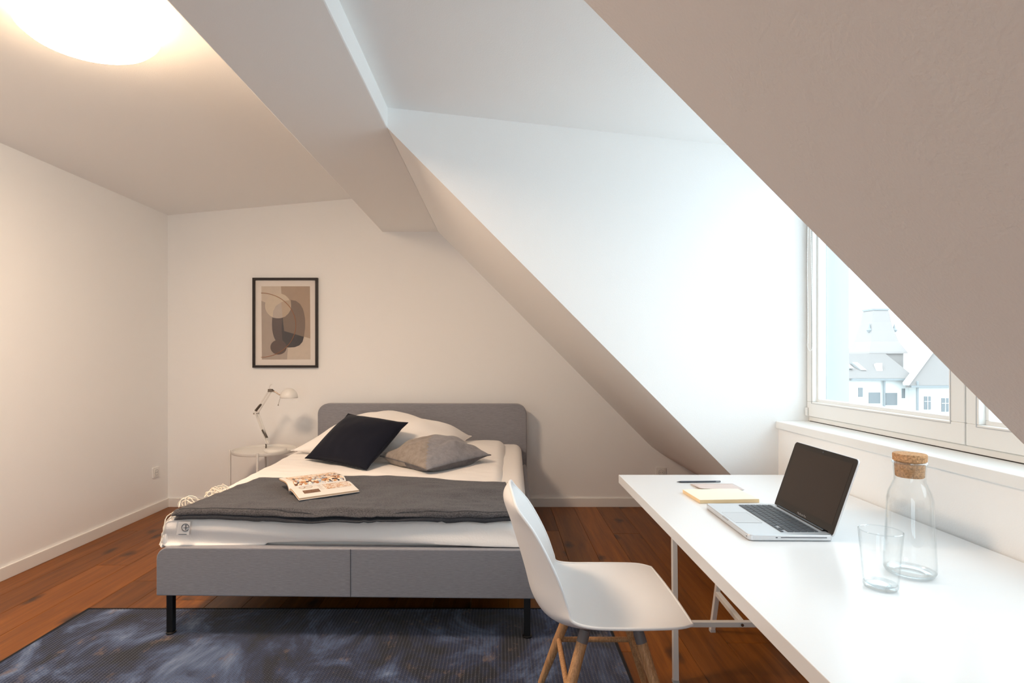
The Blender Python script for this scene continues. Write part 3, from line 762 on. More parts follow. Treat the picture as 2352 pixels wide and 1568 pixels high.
def magazine():
    o0 = Vector((-1.030, 2.672, 0)); zb = surf(-.95, 2.72)+.027
    g = Vector((.822, .569, 0)); pn = Vector((.590, -.807, 0))
    LEN, WID = .285, .20
    t = thing('open_magazine', 'open illustrated magazine lying on the grey throw', 'magazine', (o0.x, o0.y, zb))
    def prof_(s):       # s 0..1 from gutter to page edge
        return .004+.027*math.sin(PI*min(1, s*1.02)**.55)*(1-s*.35)
    def pos(l, s, side, dz=0, W=None):
        W = W or (WID*(.93 if side > 0 else 1.0)); h = prof_(s)*(1.0 if side < 0 else .75)
        if side < 0: h += .030*s
        p = g*(l*LEN)+(pn if side > 0 else -pn)*(s*W*(.90 if side < 0 else .92))
        return Vector((p.x, p.y, h+dz))
    for side in (-1, 1):
        th = .007 if side < 0 else .009
        bm = grid(lambda l, s: pos(l, s, side), 4, 22)
        gm = bm.verts[:]; ext = bmesh.ops.extrude_face_region(bm, geom=bm.faces[:])
        vs = [x for x in ext['geom'] if isinstance(x, bmesh.types.BMVert)]; bmesh.ops.translate(bm, verts=vs, vec=(0, 0, -th))
        bm.normal_update()
        for f in bm.faces:
            f.material_index = 1 if abs(f.normal.z) < .35 else 0
        obj('page_block', bm, [M['paper'], M['paperedge']], t, smooth=30)
    def cov(side):
        bm = grid(lambda l, s: pos(l*1.01-.005, s*1.02, side, -.0095), 4, 22)
        o = obj('cover', bm, M['cover'] if side < 0 else M['paper'], t, smooth=40); md = o.modifiers.new('t', 'SOLIDIFY'); md.thickness = .0012; md.offset = -1
    cov(-1); cov(1)
    c1 = [(240, 232, 222), (226, 190, 150), (172, 112, 66), (236, 214, 186), (150, 170, 188), (92, 62, 46), (240, 228, 214), (198, 150, 104), (44, 48, 60), (238, 222, 200), (210, 214, 216)]
    c2 = [(232, 206, 176), (190, 136, 92), (240, 226, 208), (160, 104, 66), (236, 214, 190)]
    def patch(name, side, l0, l1, s0, s1, m):
        bm = grid(lambda a, b: pos(l0+(l1-l0)*a, s0+(s1-s0)*b, side, .0007), 8, 14); obj(name, bm, m, t)
    patch('printed_picture', -1, .10, .97, .05, .66, print_mat('crowd_print', 75, c1, edge=.03))
    patch('printed_picture', -1, .10, .97, .66, .94, print_mat('crowd_print_pale', 110, c2[:3]+[(240, 228, 214)], edge=.02, seed=3))
    patch('printed_picture', 1, .52, .96, .10, .62, print_mat('sketch_print', 140, [(238, 226, 212), (222, 184, 148), (240, 230, 218), (180, 130, 92), (240, 232, 222)], edge=.05, seed=5))
    patch('printed_picture', 1, .13, .40, .52, .74, mat('sepia_print', (112, 84, 66), .5, var=.4, vscale=120))
    bm = bmesh.new()
    for cxx, rx in ((.17, .05), (.27, .07)):
        pts = [pos(cxx+rx*math.cos(a*PI/8), .28+.10*math.sin(a*PI/8), 1, .001) for a in range(16)]
        tube(bm, pts, .0009, 4, closed=True)
    obj('line_drawing', bm, mat('tan_ink', (170, 150, 134), .8), t)
    bm = bmesh.new()
    for i in range(7):
        s = .22+.06*i; a = pos(.42, s, 1, .0009); b = pos(.49-.012*(i % 3), s, 1, .0009); bar(bm, a, b, .0012, .0005)
    obj('text_lines', bm, mat('pale_ink', (196, 182, 170), .8), t)
magazine()

# ------------------------------------------------------------------ bedside table and lamp
def side_table():
    cx, cy, r, z = -1.800, 4.185, .228, .530
    t = thing('side_table', 'small round white metal tray table between the bed and the corner', 'table', (cx, cy, 0))
    obj('tray', L([(0, z-.018), (r-.004, z-.018), (r, z-.012), (r, z+.006), (r-.004, z+.006), (r-.006, z-.010), (0, z-.010)], 48), M['white_metal'], t, smooth=40)
    for a in (201, 282, 21, 111):
        a = math.radians(a); x, y = (r+.008)*math.cos(a), (r+.008)*math.sin(a)
        obj('leg', T([(x, y, .001), (x, y, z+.012)], .0085, 12), M['white_metal'], t, smooth=40)
    bm = bmesh.new(); q = [(r*.99)*1.0*1.0 for _ in range(2)]
    for a, b in ((201, 21), (282, 111)):
        a, b = math.radians(a), math.radians(b); bar(bm, ((r+.006)*math.cos(a), (r+.006)*math.sin(a), .10), ((r+.006)*math.cos(b), (r+.006)*math.sin(b), .10), .008)
    obj('cross_brace', bm, M['white_metal'], t)
side_table()
def desk_lamp():
    Y = 4.16; base = Vector((-1.705, Y, .5205)); 
    t = thing('reading_lamp', 'white metal spring-arm reading lamp on the round tray table', 'lamp', base)
    k = Y/F
    def q(px, py, dy=0): return Vector(((px-CX)*k, Y+dy, H-(py-CY)*k))-base
    obj('base', L([(0, 0), (.080, 0), (.082, .004), (.082, .014), (.078, .021), (.070, .024), (0, .026)], 40), M['white_metal'], t, smooth=40)
    st = q(611, 1031); st.z = .024
    obj('stem', T([st, st+Vector((0, 0, .034))], .006, 12), M['chrome'], t, smooth=40)
    bm = bmesh.new(); tube(bm, [st+Vector((-.014, -.002, .018)), st+Vector((-.002, -.002, .018))], .005, 8); obj('clamp_knob', bm, M['white_metal'], t)
    sa = q(613, 1019)
    kn = q(587, 948); hd = q(620, 897)
    bm = bmesh.new()
    for dy in (-.011, .011):
        bar(bm, sa+Vector((0, dy, 0)), kn+Vector((0, dy, 0)), .0055); bar(bm, sa+Vector((.017, dy, .004)), kn+Vector((.019, dy, .000)), .0045)
    obj('lower_arm', bm, M['white_metal'], t)
    bm = bmesh.new()
    for dy in (-.011, .011):
        bar(bm, kn+Vector((-.004, dy, .004)), hd+Vector((-.004, dy, .004)), .0045); bar(bm, kn+Vector((.018, dy, .002)), hd+Vector((.012, dy, -.002)), .0045)
    obj('upper_arm', bm, M['white_metal'], t)
    def spring(a, b, r=.0085, turns=16):
        pts = []; d = b-a; u = d.normalized(); s = u.cross(Vector((0, 1, 0))).normalized(); n_ = u.cross(s)
        for i in range(turns*8+1):
            f = i/(turns*8); pts.append(a+d*f+r*(s*math.cos(f*turns*2*PI)+n_*math.sin(f*turns*2*PI)))
        return T(pts, .0019, 5)
    obj('spring', spring(q(604, 986, -.006), q(614, 1005, -.006)), M['chrome'], t, label='steel tension spring')
    obj('spring', spring(q(588, 943, -.006), q(600, 928, -.006)), M['chrome'], t, label='steel tension spring')
    for y0_ in (.011, -.014):
        bm = bmesh.new(); prism(bm, [(kn.x-.010, kn.z-.014), (kn.x+.022, kn.z-.012), (kn.x+.026, kn.z+.006), (kn.x+.002, kn.z+.016), (kn.x-.014, kn.z+.006)], 'y', y0_, y0_+.003)
        el = obj('elbow_plate', bm, M['white_metal'], t)
    bm = bmesh.new()
    for dx, dz_ in ((-.006, -.004), (.018, -.003)): tube(bm, [kn+Vector((dx, -.019, dz_)), kn+Vector((dx, .019, dz_))], .0042, 10)
    obj('screw', bm, M['chrome'], el)
    bm = bmesh.new()
    for d_ in (-.0135, .0135): prism(bm, [(hd.x-.012, hd.z-.008), (hd.x+.018, hd.z-.010), (hd.x+.030, hd.z-.002), (hd.x+.014, hd.z+.012), (hd.x-.008, hd.z+.014)], 'y', d_-.0015, d_+.0015)
    tube(bm, [hd+Vector((-.006, -.017, .008)), hd+Vector((-.006, .017, .008))], .004, 8)
    sh = q(663.5, 903)
    tube(bm, [hd+Vector((.008, 0, 0)), q(633, 900), q(641, 906), q(647, 907)], .0045, 8)
    obj('head_joint', bm, M['chrome'], t, smooth=40)
    obj('grip', T([q(619, 895), q(618.5, 889), q(622, 883), q(625, 882)], .003, 6), M['white_metal'], t, smooth=40)
    rad = .0655; prof_ = [(rad*math.sin(a), rad*1.12*math.cos(a)) for a in [i*PI/2/14 for i in range(15)]]
    prof_ = [(0, .073)]+prof_[1:]
    inner = [(max(0, r_-.0025), z_-.0025) for r_, z_ in prof_[::-1]]
    c = q(663.5, 913)
    shd = obj('lamp_shade', L(prof_+inner, 36, c), M['white_metal'], t, smooth=50)
    obj('bulb', L([(0, .004), (.018, .010), (.024, .026), (.016, .048), (.010, .060)], 20, c), mat('unlit_bulb', (225, 222, 214), .4), shd, smooth=50)
    sw = bmesh.new(); a = q(643, 915); b = q(639, 930); tube(sw, [a, b], .0012, 6); lathe(sw, [(0, .005), (.004, .003), (.004, -.003), (0, -.005)], 8, b)
    obj('switch_lever', sw, M['chrome'], t)
    obj('cord', T([Vector((.07, .03, .004)), Vector((.09, .05, .003)), Vector((.125, .07, .004)), Vector((.16, .075, .014)), Vector((.185, .12, -.02)), Vector((.19, .17, -.2)), Vector((.19, .25, -.45))], .0025, 6), M['white_metal'], t, smooth=50)
desk_lamp()

# ------------------------------------------------------------------ framed print
def picture():
    x0, x1 = (582.5-CX)/F*Yw, (731.5-CX)/F*Yw; z1, z0 = H-(638.5-CY)/F*Yw, H-(844-CY)/F*Yw
    W_, H_ = x1-x0, z1-z0; y = Yw-.001
    t = thing('framed_print', 'abstract beige and grey print in thin black frame above the side table', 'picture', ((x0+x1)/2, y, z0))
    def P(a, b): return (-W_/2+a*W_, b*H_)          # fractions, b from the bottom
    fw = .0195
    bm = bmesh.new()
    for (a, b, c, d) in ((-W_/2, W_/2, 0, fw), (-W_/2, W_/2, H_-fw, H_), (-W_/2, -W_/2+fw, fw, H_-fw), (W_/2-fw, W_/2, fw, H_-fw)): box(bm, a, b, -.024, 0, c, d)
    obj('frame', bm, mat('black_wood', (34, 26, 24), .5), t, bevel=.001, seg=1)
    obj('mount', B(-W_/2+fw, W_/2-fw, -.009, -.006, fw, H_-fw), mat('cream_mount', (234, 226, 218), .8), t)
    # zoom crop was 6.533x from (570,620): fractions of the frame
    def Q(u, v): return (((u-78)/970-.5)*W_, (1-(v-120)/1344)*H_)
    lay = [0]
    def shape(name, pts, c, part=None):
        lay[0] += 1; yy = -.009-.0003*lay[0]
        bm = bmesh.new(); prism(bm, [Q(*p) for p in pts], 'y', yy, yy+.00028)
        return obj(name, bm, mat('print_tone_%d' % lay[0], c, .75, var=.04, vscale=25), t)
    def ell(cx, cy, rx, ry, n=40, pw_=2.0, a0=0, a1=2*PI):
        o = []
        for i in range(n):
            a = a0+(a1-a0)*i/(n if a1-a0 > 6.2 else n-1); c_, s_ = math.cos(a), math.sin(a)
            o.append((cx+rx*math.copysign(abs(c_)**(2/pw_), c_), cy+ry*math.copysign(abs(s_)**(2/pw_), s_)))
        return o
    shape('printed_field', [(203, 245), (927, 245), (935, 1342), (210, 1342)], (206, 192, 176))
    shape('printed_field', [(495, 245), (927, 245), (933, 1028), (545, 915), (520, 700)], (172, 150, 130))
    shape('printed_field', [(203, 462), (270, 492), (420, 640), (600, 1160), (585, 1342), (210, 1342)], (172, 158, 146))
    shape('printed_oval', ell(608, 805, 247, 357, 48, 2.35), (82, 68, 66))
    shape('printed_oval', [(515, 690), (545, 915), (838, 1002)]+ell(608, 805, 247, 357, 60, 2.35)[0:8:1][::-1][:0]+[p for p in ell(608, 805, 247, 357, 96, 2.35) if p[1] < 995 and p[0] > 520 and (p[0] > 640 or p[1] < 500)][::-1][-60:][::-1][::-1] if False else [(515, 690), (545, 915), (838, 1002)]+[(850, 900), (855, 800), (848, 690), (826, 590), (780, 510), (715, 462), (640, 450), (560, 470)], (122, 104, 92))
    shape('printed_oval', [(540, 915), (838, 1002), (815, 1080), (770, 1130), (700, 1158), (620, 1162), (585, 1158), (520, 1080), (505, 900), (510, 720), (522, 720)], (46, 40, 45))
    shape('printed_circle', ell(452, 538, 194, 187), (208, 194, 174))
    shape('printed_circle', [(372, 715), (380, 620), (420, 540), (500, 485), (520, 712), (450, 724)], (186, 174, 164))
    shape('printed_circle', [(500, 485), (560, 462), (640, 452), (648, 540), (620, 630), (560, 700), (520, 712)], (186, 166, 144))
    shape('printed_circle', ell(460, 1158, 121, 110), (84, 66, 60))
    lay[0] += 1
    bm = bmesh.new(); pts = [Q(200+518*math.sin(a)*1.0, 827-481*math.cos(a)) for a in [i*PI/44 for i in range(45)]]
    tube(bm, [(p[0], -.0135, p[1]) for p in pts], .0022, 6); obj('printed_ring', bm, mat('brown_line', (156, 92, 42), .7), t)
    obj('glazing', B(-W_/2+fw, W_/2-fw, -.0175, -.016, fw, H_-fw), M['picture_glass'], t)
picture()

# ------------------------------------------------------------------ sockets
def socket(label, group, loc, rotz):
    """plate in the local x-z plane facing -y"""
    t = thing('wall_socket', label, 'socket', loc, rotz); s = .0405
    bm = bmesh.new(); prism(bm, rrect(-s, s, -s, s, .005, 4), 'y', -.010, 0); obj('plate', bm, M['paint'], t, bevel=.0015)
    bm = bmesh.new(); prism(bm, rrect(-.028, .028, -.028, .028, .004, 4), 'y', -.0130, -.010); obj('insert', bm, M['paint'], t, bevel=.001)
    bm = bmesh.new(); pr = [(.0205, -.0130), (.0205, -.0150), (.0222, -.0150), (.0222, -.0130)]
    n = 28; rings = [[bm.verts.new((r*math.cos(2*PI*k/n), yy, r*math.sin(2*PI*k/n))) for k in range(n)] for r, yy in pr]
    for i in range(4):
        a, b = rings[i], rings[(i+1) % 4]
        for k in range(n): bm.faces.new((a[k], a[(k+1) % n], b[(k+1) % n], b[k]))
    obj('well_rim', bm, M['seal'], t)
    bm = bmesh.new()
    for dx in (-.0095, .0095): tube(bm, [(dx, -.0138, 0), (dx, -.0128, 0)], .0027, 10)
    obj('pin_hole', bm, M['gap'], t)
socket('white wall socket on the left wall beside the corner', None, (XL, 4.372, .318), PI/2)
socket('white wall socket on the back wall, just showing above the desk', None, (1.322, Yw, .285), 0)

# ------------------------------------------------------------------ ceiling lamp
def ceiling_lamp():
    cx, cy = -1.522, 2.026; zc = ceil_z(cx); tilt = math.atan(.0896)
    t = thing('ceiling_lamp', 'large round glowing flush ceiling lamp over the bed', 'lamp', (cx, cy, zc)); t.rotation_euler = (0, -tilt, 0)
    obj('lamp_base', L([(0, -.002), (.205, -.002), (.207, -.012), (.207, -.045), (0, -.045)], 64), M['paint'], t, smooth=40)
    bm = L([(0, -.118), (.10, -.117), (.17, -.112), (.205, -.102), (.222, -.085), (.226, -.065), (.222, -.040), (.212, -.034), (.212, -.046), (0, -.048)], 64)
    for f in bm.faces:
        if f.calc_center_median().z > -.093: f.material_index = 1
    obj('diffuser', bm, [M['diffuser'], M['diffuser_side']], t, smooth=60)
ceiling_lamp()

# ------------------------------------------------------------------ desk on trestles
DX0, DX1, DY1, DZ = .499, 1.258, 2.325, .73
DY0 = DY1-1.5
def desk():
    t = thing('desk', 'long white laminate desktop under the dormer window, on white trestles', 'desk', ((DX0+DX1)/2, (DY0+DY1)/2, DZ))
    a, b = (DX1-DX0)/2, (DY1-DY0)/2
    obj('tabletop', B(-a, a, -b, b, -.034, 0), M['desk'], t, bevel=.0012, seg=2)
desk()
def trestle(cy, label, flip=1):
    t = thing('trestle', label, 'trestle', (.935, cy, 0), 0 if flip > 0 else PI, 'white steel trestles under the desk')
    zt_ = DZ-.0345; w_ = .02
    obj('top_bar', (lambda bm: (bar(bm, (-.265, 0, zt_-w_/2), (.265, 0, zt_-w_/2), w_), bm)[1])(bmesh.new()), M['white_metal'], t, bevel=.0015)
    for s in (-1, 1):
        bm = bmesh.new(); bar(bm, (s*.222, -.001, zt_-w_), (s*.276, -.195, .0105), w_); lg = obj('leg', bm, M['white_metal'], t, bevel=.0015)
        obj('foot_cap', B(s*.276-.011, s*.276+.011, -.206, -.184, .0005, .012), M['seal'], lg)
    bm = bmesh.new(); bar(bm, (.012, .001, zt_-w_), (.012, .195, .0105), w_); lg = obj('leg', bm, M['white_metal'], t, bevel=.0015)
    obj('foot_cap', B(.001, .023, .184, .206, .0005, .012), M['seal'], lg)
    f = .196
    bm = bmesh.new(); bar(bm, (-.258, -.139, f), (.258, -.139, f), w_); o = obj('cross_bar', bm, M['white_metal'], t, bevel=.0015)
    bm = bmesh.new(); tube(bm, [(-.005, -.1535, f), (-.005, -.149, f)], .0055, 10); obj('bolt', bm, M['chrome'], o)
    bm = bmesh.new(); bar(bm, (-.0, -.129, f), (.012, .130, f), w_); obj('brace', bm, M['white_metal'], t, bevel=.0015)
trestle(2.265, 'white steel three-legged trestle under the far end of the desk')
trestle(.99, 'white steel three-legged trestle under the near end of the desk')

# ------------------------------------------------------------------ laptop
def laptop():
    x0, y0 = .668, 1.478; W_, D_ = .325, .226; z = DZ+.0012
    t = thing('laptop', 'open silver laptop with black keys and dark screen on the white desk', 'laptop', (x0, y0, z), math.radians(-.8))
    bt = .0155
    bm = bmesh.new(); prism(bm, rrect(0, D_, 0, W_, .012, 6), 'z', 0, bt)
    base = obj('base', bm, M['alu'], t, bevel=.0022, seg=3, smooth=40)
    # keyboard recess and keys; rows run along y, the front row nearest x=0
    kx0, ky0, ky1 = .098, .024, W_-.024
    obj('keyboard_well', B(kx0-.002, kx0+.109, ky0-.002, ky1+.002, bt-.0002, bt+.0004), mat('well_aluminium', (196, 199, 203), .5, metal=.6), base)
    rows = []
    u = (ky1-ky0)/14.6
    h = .0166; gap = .0019; x = kx0
    rows.append((x, h, [1, 1, 1, 1.25, 5.2, 1.25, 1, .98, .98, .94]))
    for r_, ws in ((1, [2.3]+[1]*10+[2.3]), (2, [1.8]+[1]*11+[1.8]), (3, [1.5]+[1]*12+[1.1]), (4, [1]*13+[1.6])): rows.append((x+r_*(h+gap), h, ws))
    rows.append((x+5*(h+gap), .0095, [1.04]*14))
    for (rx, rh, ws) in rows:
        tot = sum(ws); yy = ky1
        for i, w_ in enumerate(ws):
            ww = w_/tot*(ky1-ky0); hh = rh
            cut = (rx == kx0 and i >= 7)
            def key(a, b, c, d):
                bm = bmesh.new(); box(bm, a, b, c, d, bt+.0004, bt+.0022); obj('key', bm, M['key'], base, bevel=.0007, seg=1)
            if cut:
                key(rx, rx+rh*.46, yy-ww+gap, yy)
                if i == 8: key(rx+rh*.54, rx+rh, yy-ww+gap, yy)
            else: key(rx, rx+rh, yy-ww+gap, yy)
            yy -= ww
    obj('trackpad', (lambda bm: (prism(bm, rrect(.010, .086, W_/2-.052, W_/2+.052, .004, 4), 'z', bt-.0001, bt+.0003), bm)[1])(bmesh.new()), mat('trackpad_glass', (214, 216, 219), .4, metal=.5), base)
    obj('trackpad_edge', (lambda bm: (tube(bm, [(.086, W_/2-.052, bt+.0003), (.086, W_/2+.052, bt+.0003)], .0004, 4), tube(bm, [(.010, W_/2-.052, bt+.0003), (.086, W_/2-.052, bt+.0003)], .0004, 4), tube(bm, [(.010, W_/2+.052, bt+.0003), (.086, W_/2+.052, bt+.0003)], .0004, 4), bm)[3])(bmesh.new()), M['seal'], base)
    obj('finger_notch', B(-.0006, .004, W_/2-.022, W_/2+.022, bt-.0045, bt+.0002), mat('notch_shade', (176, 176, 178), .5), base, bevel=.001)
    obj('disc_slot', B(.085, .208, -.0006, .001, .0078, .0096), M['ink'], base)
    obj('lock_port', B(.071, .077, -.0006, .001, .0072, .0098), M['ink'], base, bevel=.0008)
    obj('sleep_light', B(-.0006, .001, .012, .017, .0075, .009), M['ink'], base)
    for a, b in ((.02, .02), (D_-.02, .02), (.02, W_-.02), (D_-.02, W_-.02)): obj('rubber_foot', L([(0, -.0012), (.007, -.0012), (.007, 0), (0, 0)], 12, (a, b, 0)), M['black'], base)
    obj('hinge', T([(D_-.006, .035, bt-.001), (D_-.006, W_-.035, bt-.001)], .0058, 12), M['bezel'], t, smooth=50)
    # lid: built flat in (s along height, y), rotated about the hinge
    ang = math.radians(71)                     # lid rises and leans back
    ux = Vector((math.cos(ang), 0, math.sin(ang))); un = Vector((-math.sin(ang), 0, math.cos(ang)))
    hinge = Vector((D_-.004, 0, bt-.006)); Hh = .2215
    mt = Matrix((ux, Vector((0, 1, 0)), un)).transposed().to_4x4(); mt.translation = hinge
    def lid(name, bm, m, par, **k):
        bmesh.ops.transform(bm, matrix=mt, verts=bm.verts); return obj(name, bm, m, par, **k)
    bm = bmesh.new(); prism(bm, rrect(0, Hh, 0, W_, .012, 8), 'z', -.0055, -.0005)
    ld = lid('lid', bm, M['alu'], t, bevel=.0015, smooth=40)
    bm = bmesh.new(); prism(bm, rrect(.0015, Hh-.0012, .0012, W_-.0012, .011, 8), 'z', -.0006, .0006)
    lid('bezel', bm, M['bezel'], ld)
    lid('screen', B(.0300, Hh-.0165, .0170, W_-.0170, .0005, .0009), M['screen'], ld)
    lid('camera_lens', L([(0, .0008), (.0025, .0008), (.0025, 0)], 12, (Hh-.009, W_/2, 0)), M['ink'], ld)
    cu = bpy.data.curves.new('logo', 'FONT'); cu.body = 'MacBook Pro'; cu.size = .0085; cu.align_x = 'CENTER'; cu.align_y = 'CENTER'; cu.extrude = .0001
    tmp = bpy.data.objects.new('logo', cu); COL.objects.link(tmp); dg = bpy.context.evaluated_depsgraph_get(); dg.update()
    me = bpy.data.meshes.new_from_object(tmp.evaluated_get(dg)); bpy.data.objects.remove(tmp)
    bm = bmesh.new(); bm.from_mesh(me)
    # text x runs towards -y, text y up the lid
    bmesh.ops.transform(bm, matrix=Matrix(((0, 1, 0, .0155), (-1, 0, 0, W_/2), (0, 0, 1, .0009), (0, 0, 0, 1))), verts=bm.verts)
    lid('lettering', bm, mat('pale_lettering', (170, 170, 172), .5), ld)
laptop()

# ------------------------------------------------------------------ paper and pencil
def paper_pad():
    t = thing('note_pad', 'thick cream paper pad on the desk, nearest to the laptop', 'notepad', (.675, 1.86, DZ+.0006), math.radians(3.5))
    th = .0115
    for i in range(8):
        bm = bmesh.new(); j = random.uniform(-.0005, .0005); box(bm, j, .207+j, j*.5, .150+j*.5, i*th/8, (i+1)*th/8-.00015); obj('sheet_block', bm, M['padedge'], t)
    obj('top_sheet', grid(lambda u, v: Vector((u*.207, v*.150, th+.0004+.0018*math.sin(PI*u)*math.sin(2.2*v)*(ns(u*2, v*2)+.5))), 14, 10), M['pad'], t, smooth=60)
    o = thing('notebook', 'thin dusty-pink pocket notebook between the pencil and the cream pad', 'notebook', (.742, 2.043, DZ+.0006), math.radians(2))
    bm = bmesh.new(); prism(bm, rrect(0, .166, 0, .098, .004, 3), 'z', 0, .0022); obj('pages', bm, M['paper'], o)
    bm = grid(lambda u, v: Vector((-.001+u*.169, -.001+v*.10, .0024+.006*(1-u)**2*(1-v)+.0006*math.sin(u*5))), 12, 6)
    c = obj('cover', bm, M['pink'], o, smooth=60); md = c.modifiers.new('t', 'SOLIDIFY'); md.thickness = .0005; md.offset = 1
    p = thing('pencil', 'dark grey hexagonal pencil lying behind the pink notebook', 'pencil', (.695, 2.172, DZ+.0042), math.radians(2.5))
    b = T([(.016, 0, 0), (.176, 0, 0)], .0037, 6); obj('barrel', b, mat('graphite_paint', (52, 56, 66), .4), p)
    obj('tip', T([(.016, 0, 0), (.004, 0, 0), (0, 0, 0)], [.0036, .0012, .0003], 6), M['cover'], p)
    bm = bmesh.new()
    for x in (.158, .162, .166, .170): tube(bm, [(x, 0, 0), (x+.0016, 0, 0)], .0039, 6)
    obj('imprint', bm, mat('silver_print', (170, 174, 180), .4), p)
paper_pad()

# ------------------------------------------------------------------ carafe and tumbler
def vessel(outer, inner, c, seg=56):
    return L(outer+inner, seg, c)
def carafe():
    t = thing('glass_carafe', 'clear glass carafe with a round cork stopper on the desk', 'carafe', (.932, 1.252, DZ+.0006))
    o = [(0, 0), (.036, 0), (.046, .003), (.0505, .012), (.0505, .03), (.047, .10), (.0445, .155), (.0440, .172), (.041, .186), (.0345, .202), (.0305, .212), (.0300, .222), (.0312, .240), (.0318, .250)]
    rim = [(.0335, .2515), (.0340, .2535), (.0330, .2560), (.0305, .2560)]
    i = [(.0298, .250), (.0292, .240), (.0282, .222), (.0287, .213), (.0327, .202), (.0392, .186), (.0422, .172), (.0427, .155), (.0452, .10), (.0487, .03), (.0487, .014), (.044, .0065), (.030, .0055), (0, .0055)]
    obj('glass_body', L(o+rim+i, 64), M['glass'], t, smooth=50)
    obj('rim_ring', L([(.0302, .2535), (.0322, .2520), (.0342, .2535), (.0342, .2550), (.0322, .2565), (.0302, .2550), (.0302, .2535)], 56), M['glassedge'], t, smooth=50)
    obj('base_ring', L([(.030, .0035), (.040, .0015), (.047, .004), (.0495, .011), (.047, .007), (.038, .005), (.030, .0035)], 56), M['glassedge'], t, smooth=50)
    obj('cork_stopper', L([(0, .221), (.0262, .221), (.0278, .223), (.0292, .252), (.0292, .2572), (.0325, .2580), (.0330, .2720), (.0318, .2740), (0, .2740)], 48), M['cork'], t, smooth=40)
def tumbler():
    t = thing('drinking_glass', 'clear tapering drinking glass standing in front of the carafe', 'glass', (.813, 1.176, DZ+.0006))
    o = [(0, 0), (.026, 0), (.0305, .0015), (.0325, .006), (.0335, .020), (.0375, .075), (.0412, .1225)]
    i = [(.0404, .1235), (.0396, .1225), (.0360, .075), (.0318, .022), (.0305, .013), (.026, .009), (.016, .0075), (0, .007)]
    obj('glass_wall', L(o+i, 56), M['glass'], t, smooth=50)
    obj('lip', L([(.0396, .1225), (.0404, .1215), (.0414, .1225), (.0404, .1237), (.0396, .1225)], 56), M['glassedge'], t, smooth=50)
    obj('thick_base', L([(0, .0010), (.026, .0010), (.0300, .0022), (.0318, .006), (.0312, .012), (.026, .0082), (.016, .0068), (0, .0062)], 56), M['glassedge'], t, smooth=50)
carafe(); tumbler()

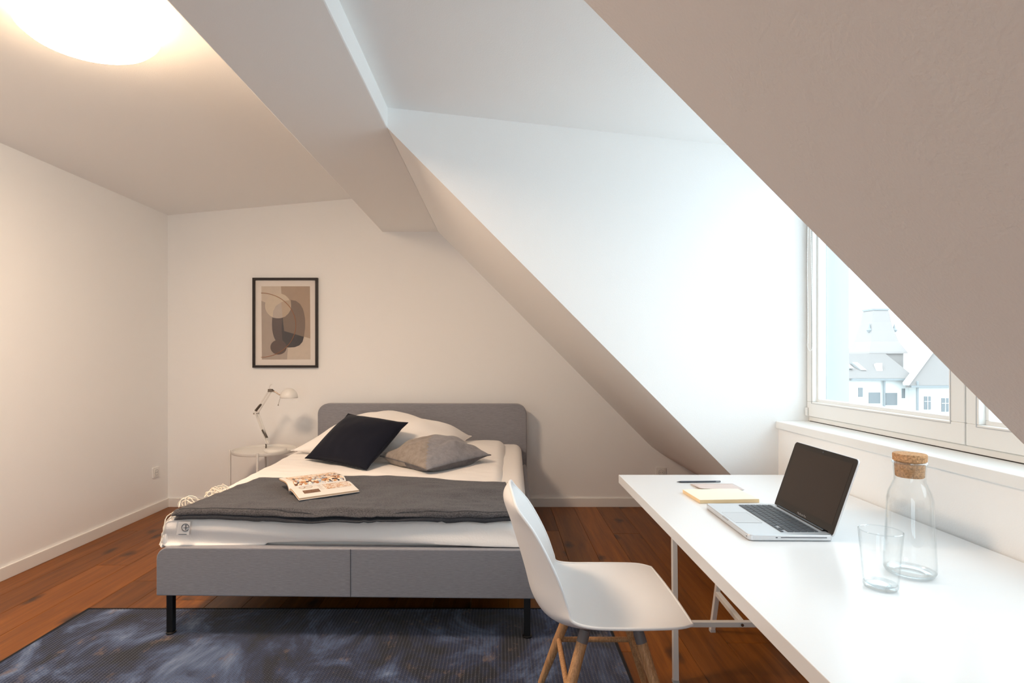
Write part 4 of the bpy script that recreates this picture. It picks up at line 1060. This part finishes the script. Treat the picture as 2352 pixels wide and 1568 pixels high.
# ------------------------------------------------------------------ chair
def chair():
    cy = 1.832
    t = thing('shell_chair', 'white plastic shell chair on wooden dowel legs, pulled up to the desk', 'chair', (.30, cy, 0))
    # profile of the centre line and of the rim, (x, z) in world x, from the top of the back to the seat front
    C = [(.030, .804), (.011, .766), (.034, .695), (.061, .610), (.084, .530), (.106, .452), (.148, .397), (.225, .374), (.335, .376), (.430, .396), (.515, .426), (.568, .441)]
    E = [(.036, .795), (.052, .760), (.097, .703), (.136, .636), (.171, .562), (.196, .490), (.209, .458), (.262, .446), (.345, .444), (.430, .444), (.515, .444), (.562, .441)]
    Wd = [.085, .155, .185, .203, .216, .228, .240, .250, .254, .253, .246, .222]
    def fn(u, v):
        cx, cz = cr(C, u); ex, ez = cr(E, u); (hw,) = cr([(q,) for q in Wd], u)
        a = 2*v-1; f = abs(a)**2.3
        y = hw*math.sin(a*PI/2*.98)/math.sin(PI/2*.98) if False else hw*(a*(1-.12*(1-a*a)))
        return Vector((cx+(ex-cx)*f-.30, y, cz+(ez-cz)*f))
    bm = grid(fn, 44, 32)
    o = obj('seat_shell', bm, M['shell'], t, smooth=180)
    md = o.modifiers.new('t', 'SOLIDIFY'); md.thickness = .007; md.offset = 0; md.use_even_offset = False
    sb = o.modifiers.new('s', 'SUBSURF'); sb.levels = 1; sb.render_levels = 2
    # rolled rim
    pts = [fn(i/50, 0) for i in range(1, 50)]+[fn(1, j/22) for j in range(0, 23)]+[fn(i/50, 1) for i in range(49, 0, -1)]+[fn(0, 1-j/10) for j in range(0, 11)]
    bm = bmesh.new(); tube(bm, pts, .0050, 8, closed=True); obj('rolled_rim', bm, M['shell'], t, smooth=80)
    tops = {'rn': (.262, 1.712, .372), 'rf': (.262, 1.952, .372), 'fn': (.428, 1.712, .372), 'ff': (.428, 1.952, .372)}
    feet = {'rn': (.140, 1.612, 0), 'rf': (.150, 2.052, 0), 'fn': (.535, 1.612, 0), 'ff': (.540, 2.052, 0)}
    zf = {'rn': RT+.002, 'rf': RT+.002, 'fn': .0005, 'ff': .0005}
    base = Vector((.30, cy, 0))
    ln = {}
    for k in tops:
        a = Vector(tops[k])-base; b = Vector(feet[k])-base; b.z = zf[k]; ln[k] = (a, b)
        d = (b-a)
        c_ = obj('leg', T([a+d*.085, a+d*.5, b], [.0168, .0165, .0115], 20), M['beech'], t, smooth=50)
        obj('leg_cap', T([a-d*.01, a+d*.02, a+d*.085], [.015, .0172, .0172], 20), M['grey_cap'], c_, smooth=50)
    def at(k, z):
        a, b = ln[k]; f = (a.z-z)/(a.z-b.z); return a+(b-a)*f
    for p, q, z in (('rn', 'rf', .205), ('fn', 'ff', .205), ('rf', 'ff', .200), ('rn', 'fn', .200)):
        obj('stretcher', T([at(p, z), at(q, z)], .0092, 14), M['beech'], t, smooth=50)
    bm = bmesh.new(); 
    for q_ in ((-.03, .07), (.12, .07)): bar(bm, (q_[0], -.09, .362), (q_[0], .09, .362), .022, .008)
    bar(bm, (-.03, 0, .354), (.12, 0, .354), .022, .008)
    obj('mounting_frame', bm, M['grey_cap'], t)
chair()

# ------------------------------------------------------------------ roller blind with its bead chain
def blind():
    t = thing('roller_blind', 'rolled-up white blind whose bead chain loops beside the window', 'blind', (1.365, 1.58, 2.09))
    obj('fabric_roll', T([(0, -.86, 0), (0, .86, 0)], .024, 24), M['sheet'], t, smooth=50)
    for s in (-1, 1): obj('bracket', B(-.02, .022, s*.875-.008, s*.875+.008, -.03, .03), M['paint'], t)
    pts = []
    for i in range(30): pts.append((.004+.002*math.sin(i*.3), .862+.010*math.sin(i/30*PI*.5), .0-.80*i/29))
    n0 = len(pts)
    for i in range(1, 9):
        a = PI*i/9; pts.append((.004, .872-.021*(1-math.cos(a)), -.80-.035*math.sin(a)))
    for i in range(30): pts.append((.004, .830+.026*(i/29), -.80+.80*i/29))
    ch = obj('bead_chain', T(pts, .0011, 5), M['white_metal'], t)
    # beads along the chain, too small to pick apart
    bm = bmesh.new(); P_ = [Vector(p) for p in pts]; acc = 0
    for a, b in zip(P_, P_[1:]):
        d = (b-a).length; n = max(1, int(d/.008))
        for i in range(n):
            q = a+(b-a)*(i/n); bmesh.ops.create_icosphere(bm, subdivisions=1, radius=.0024, matrix=Matrix.Translation(q))
    obj('chain_beads', bm, M['white_metal'], ch, kind='stuff', smooth=80)
blind()
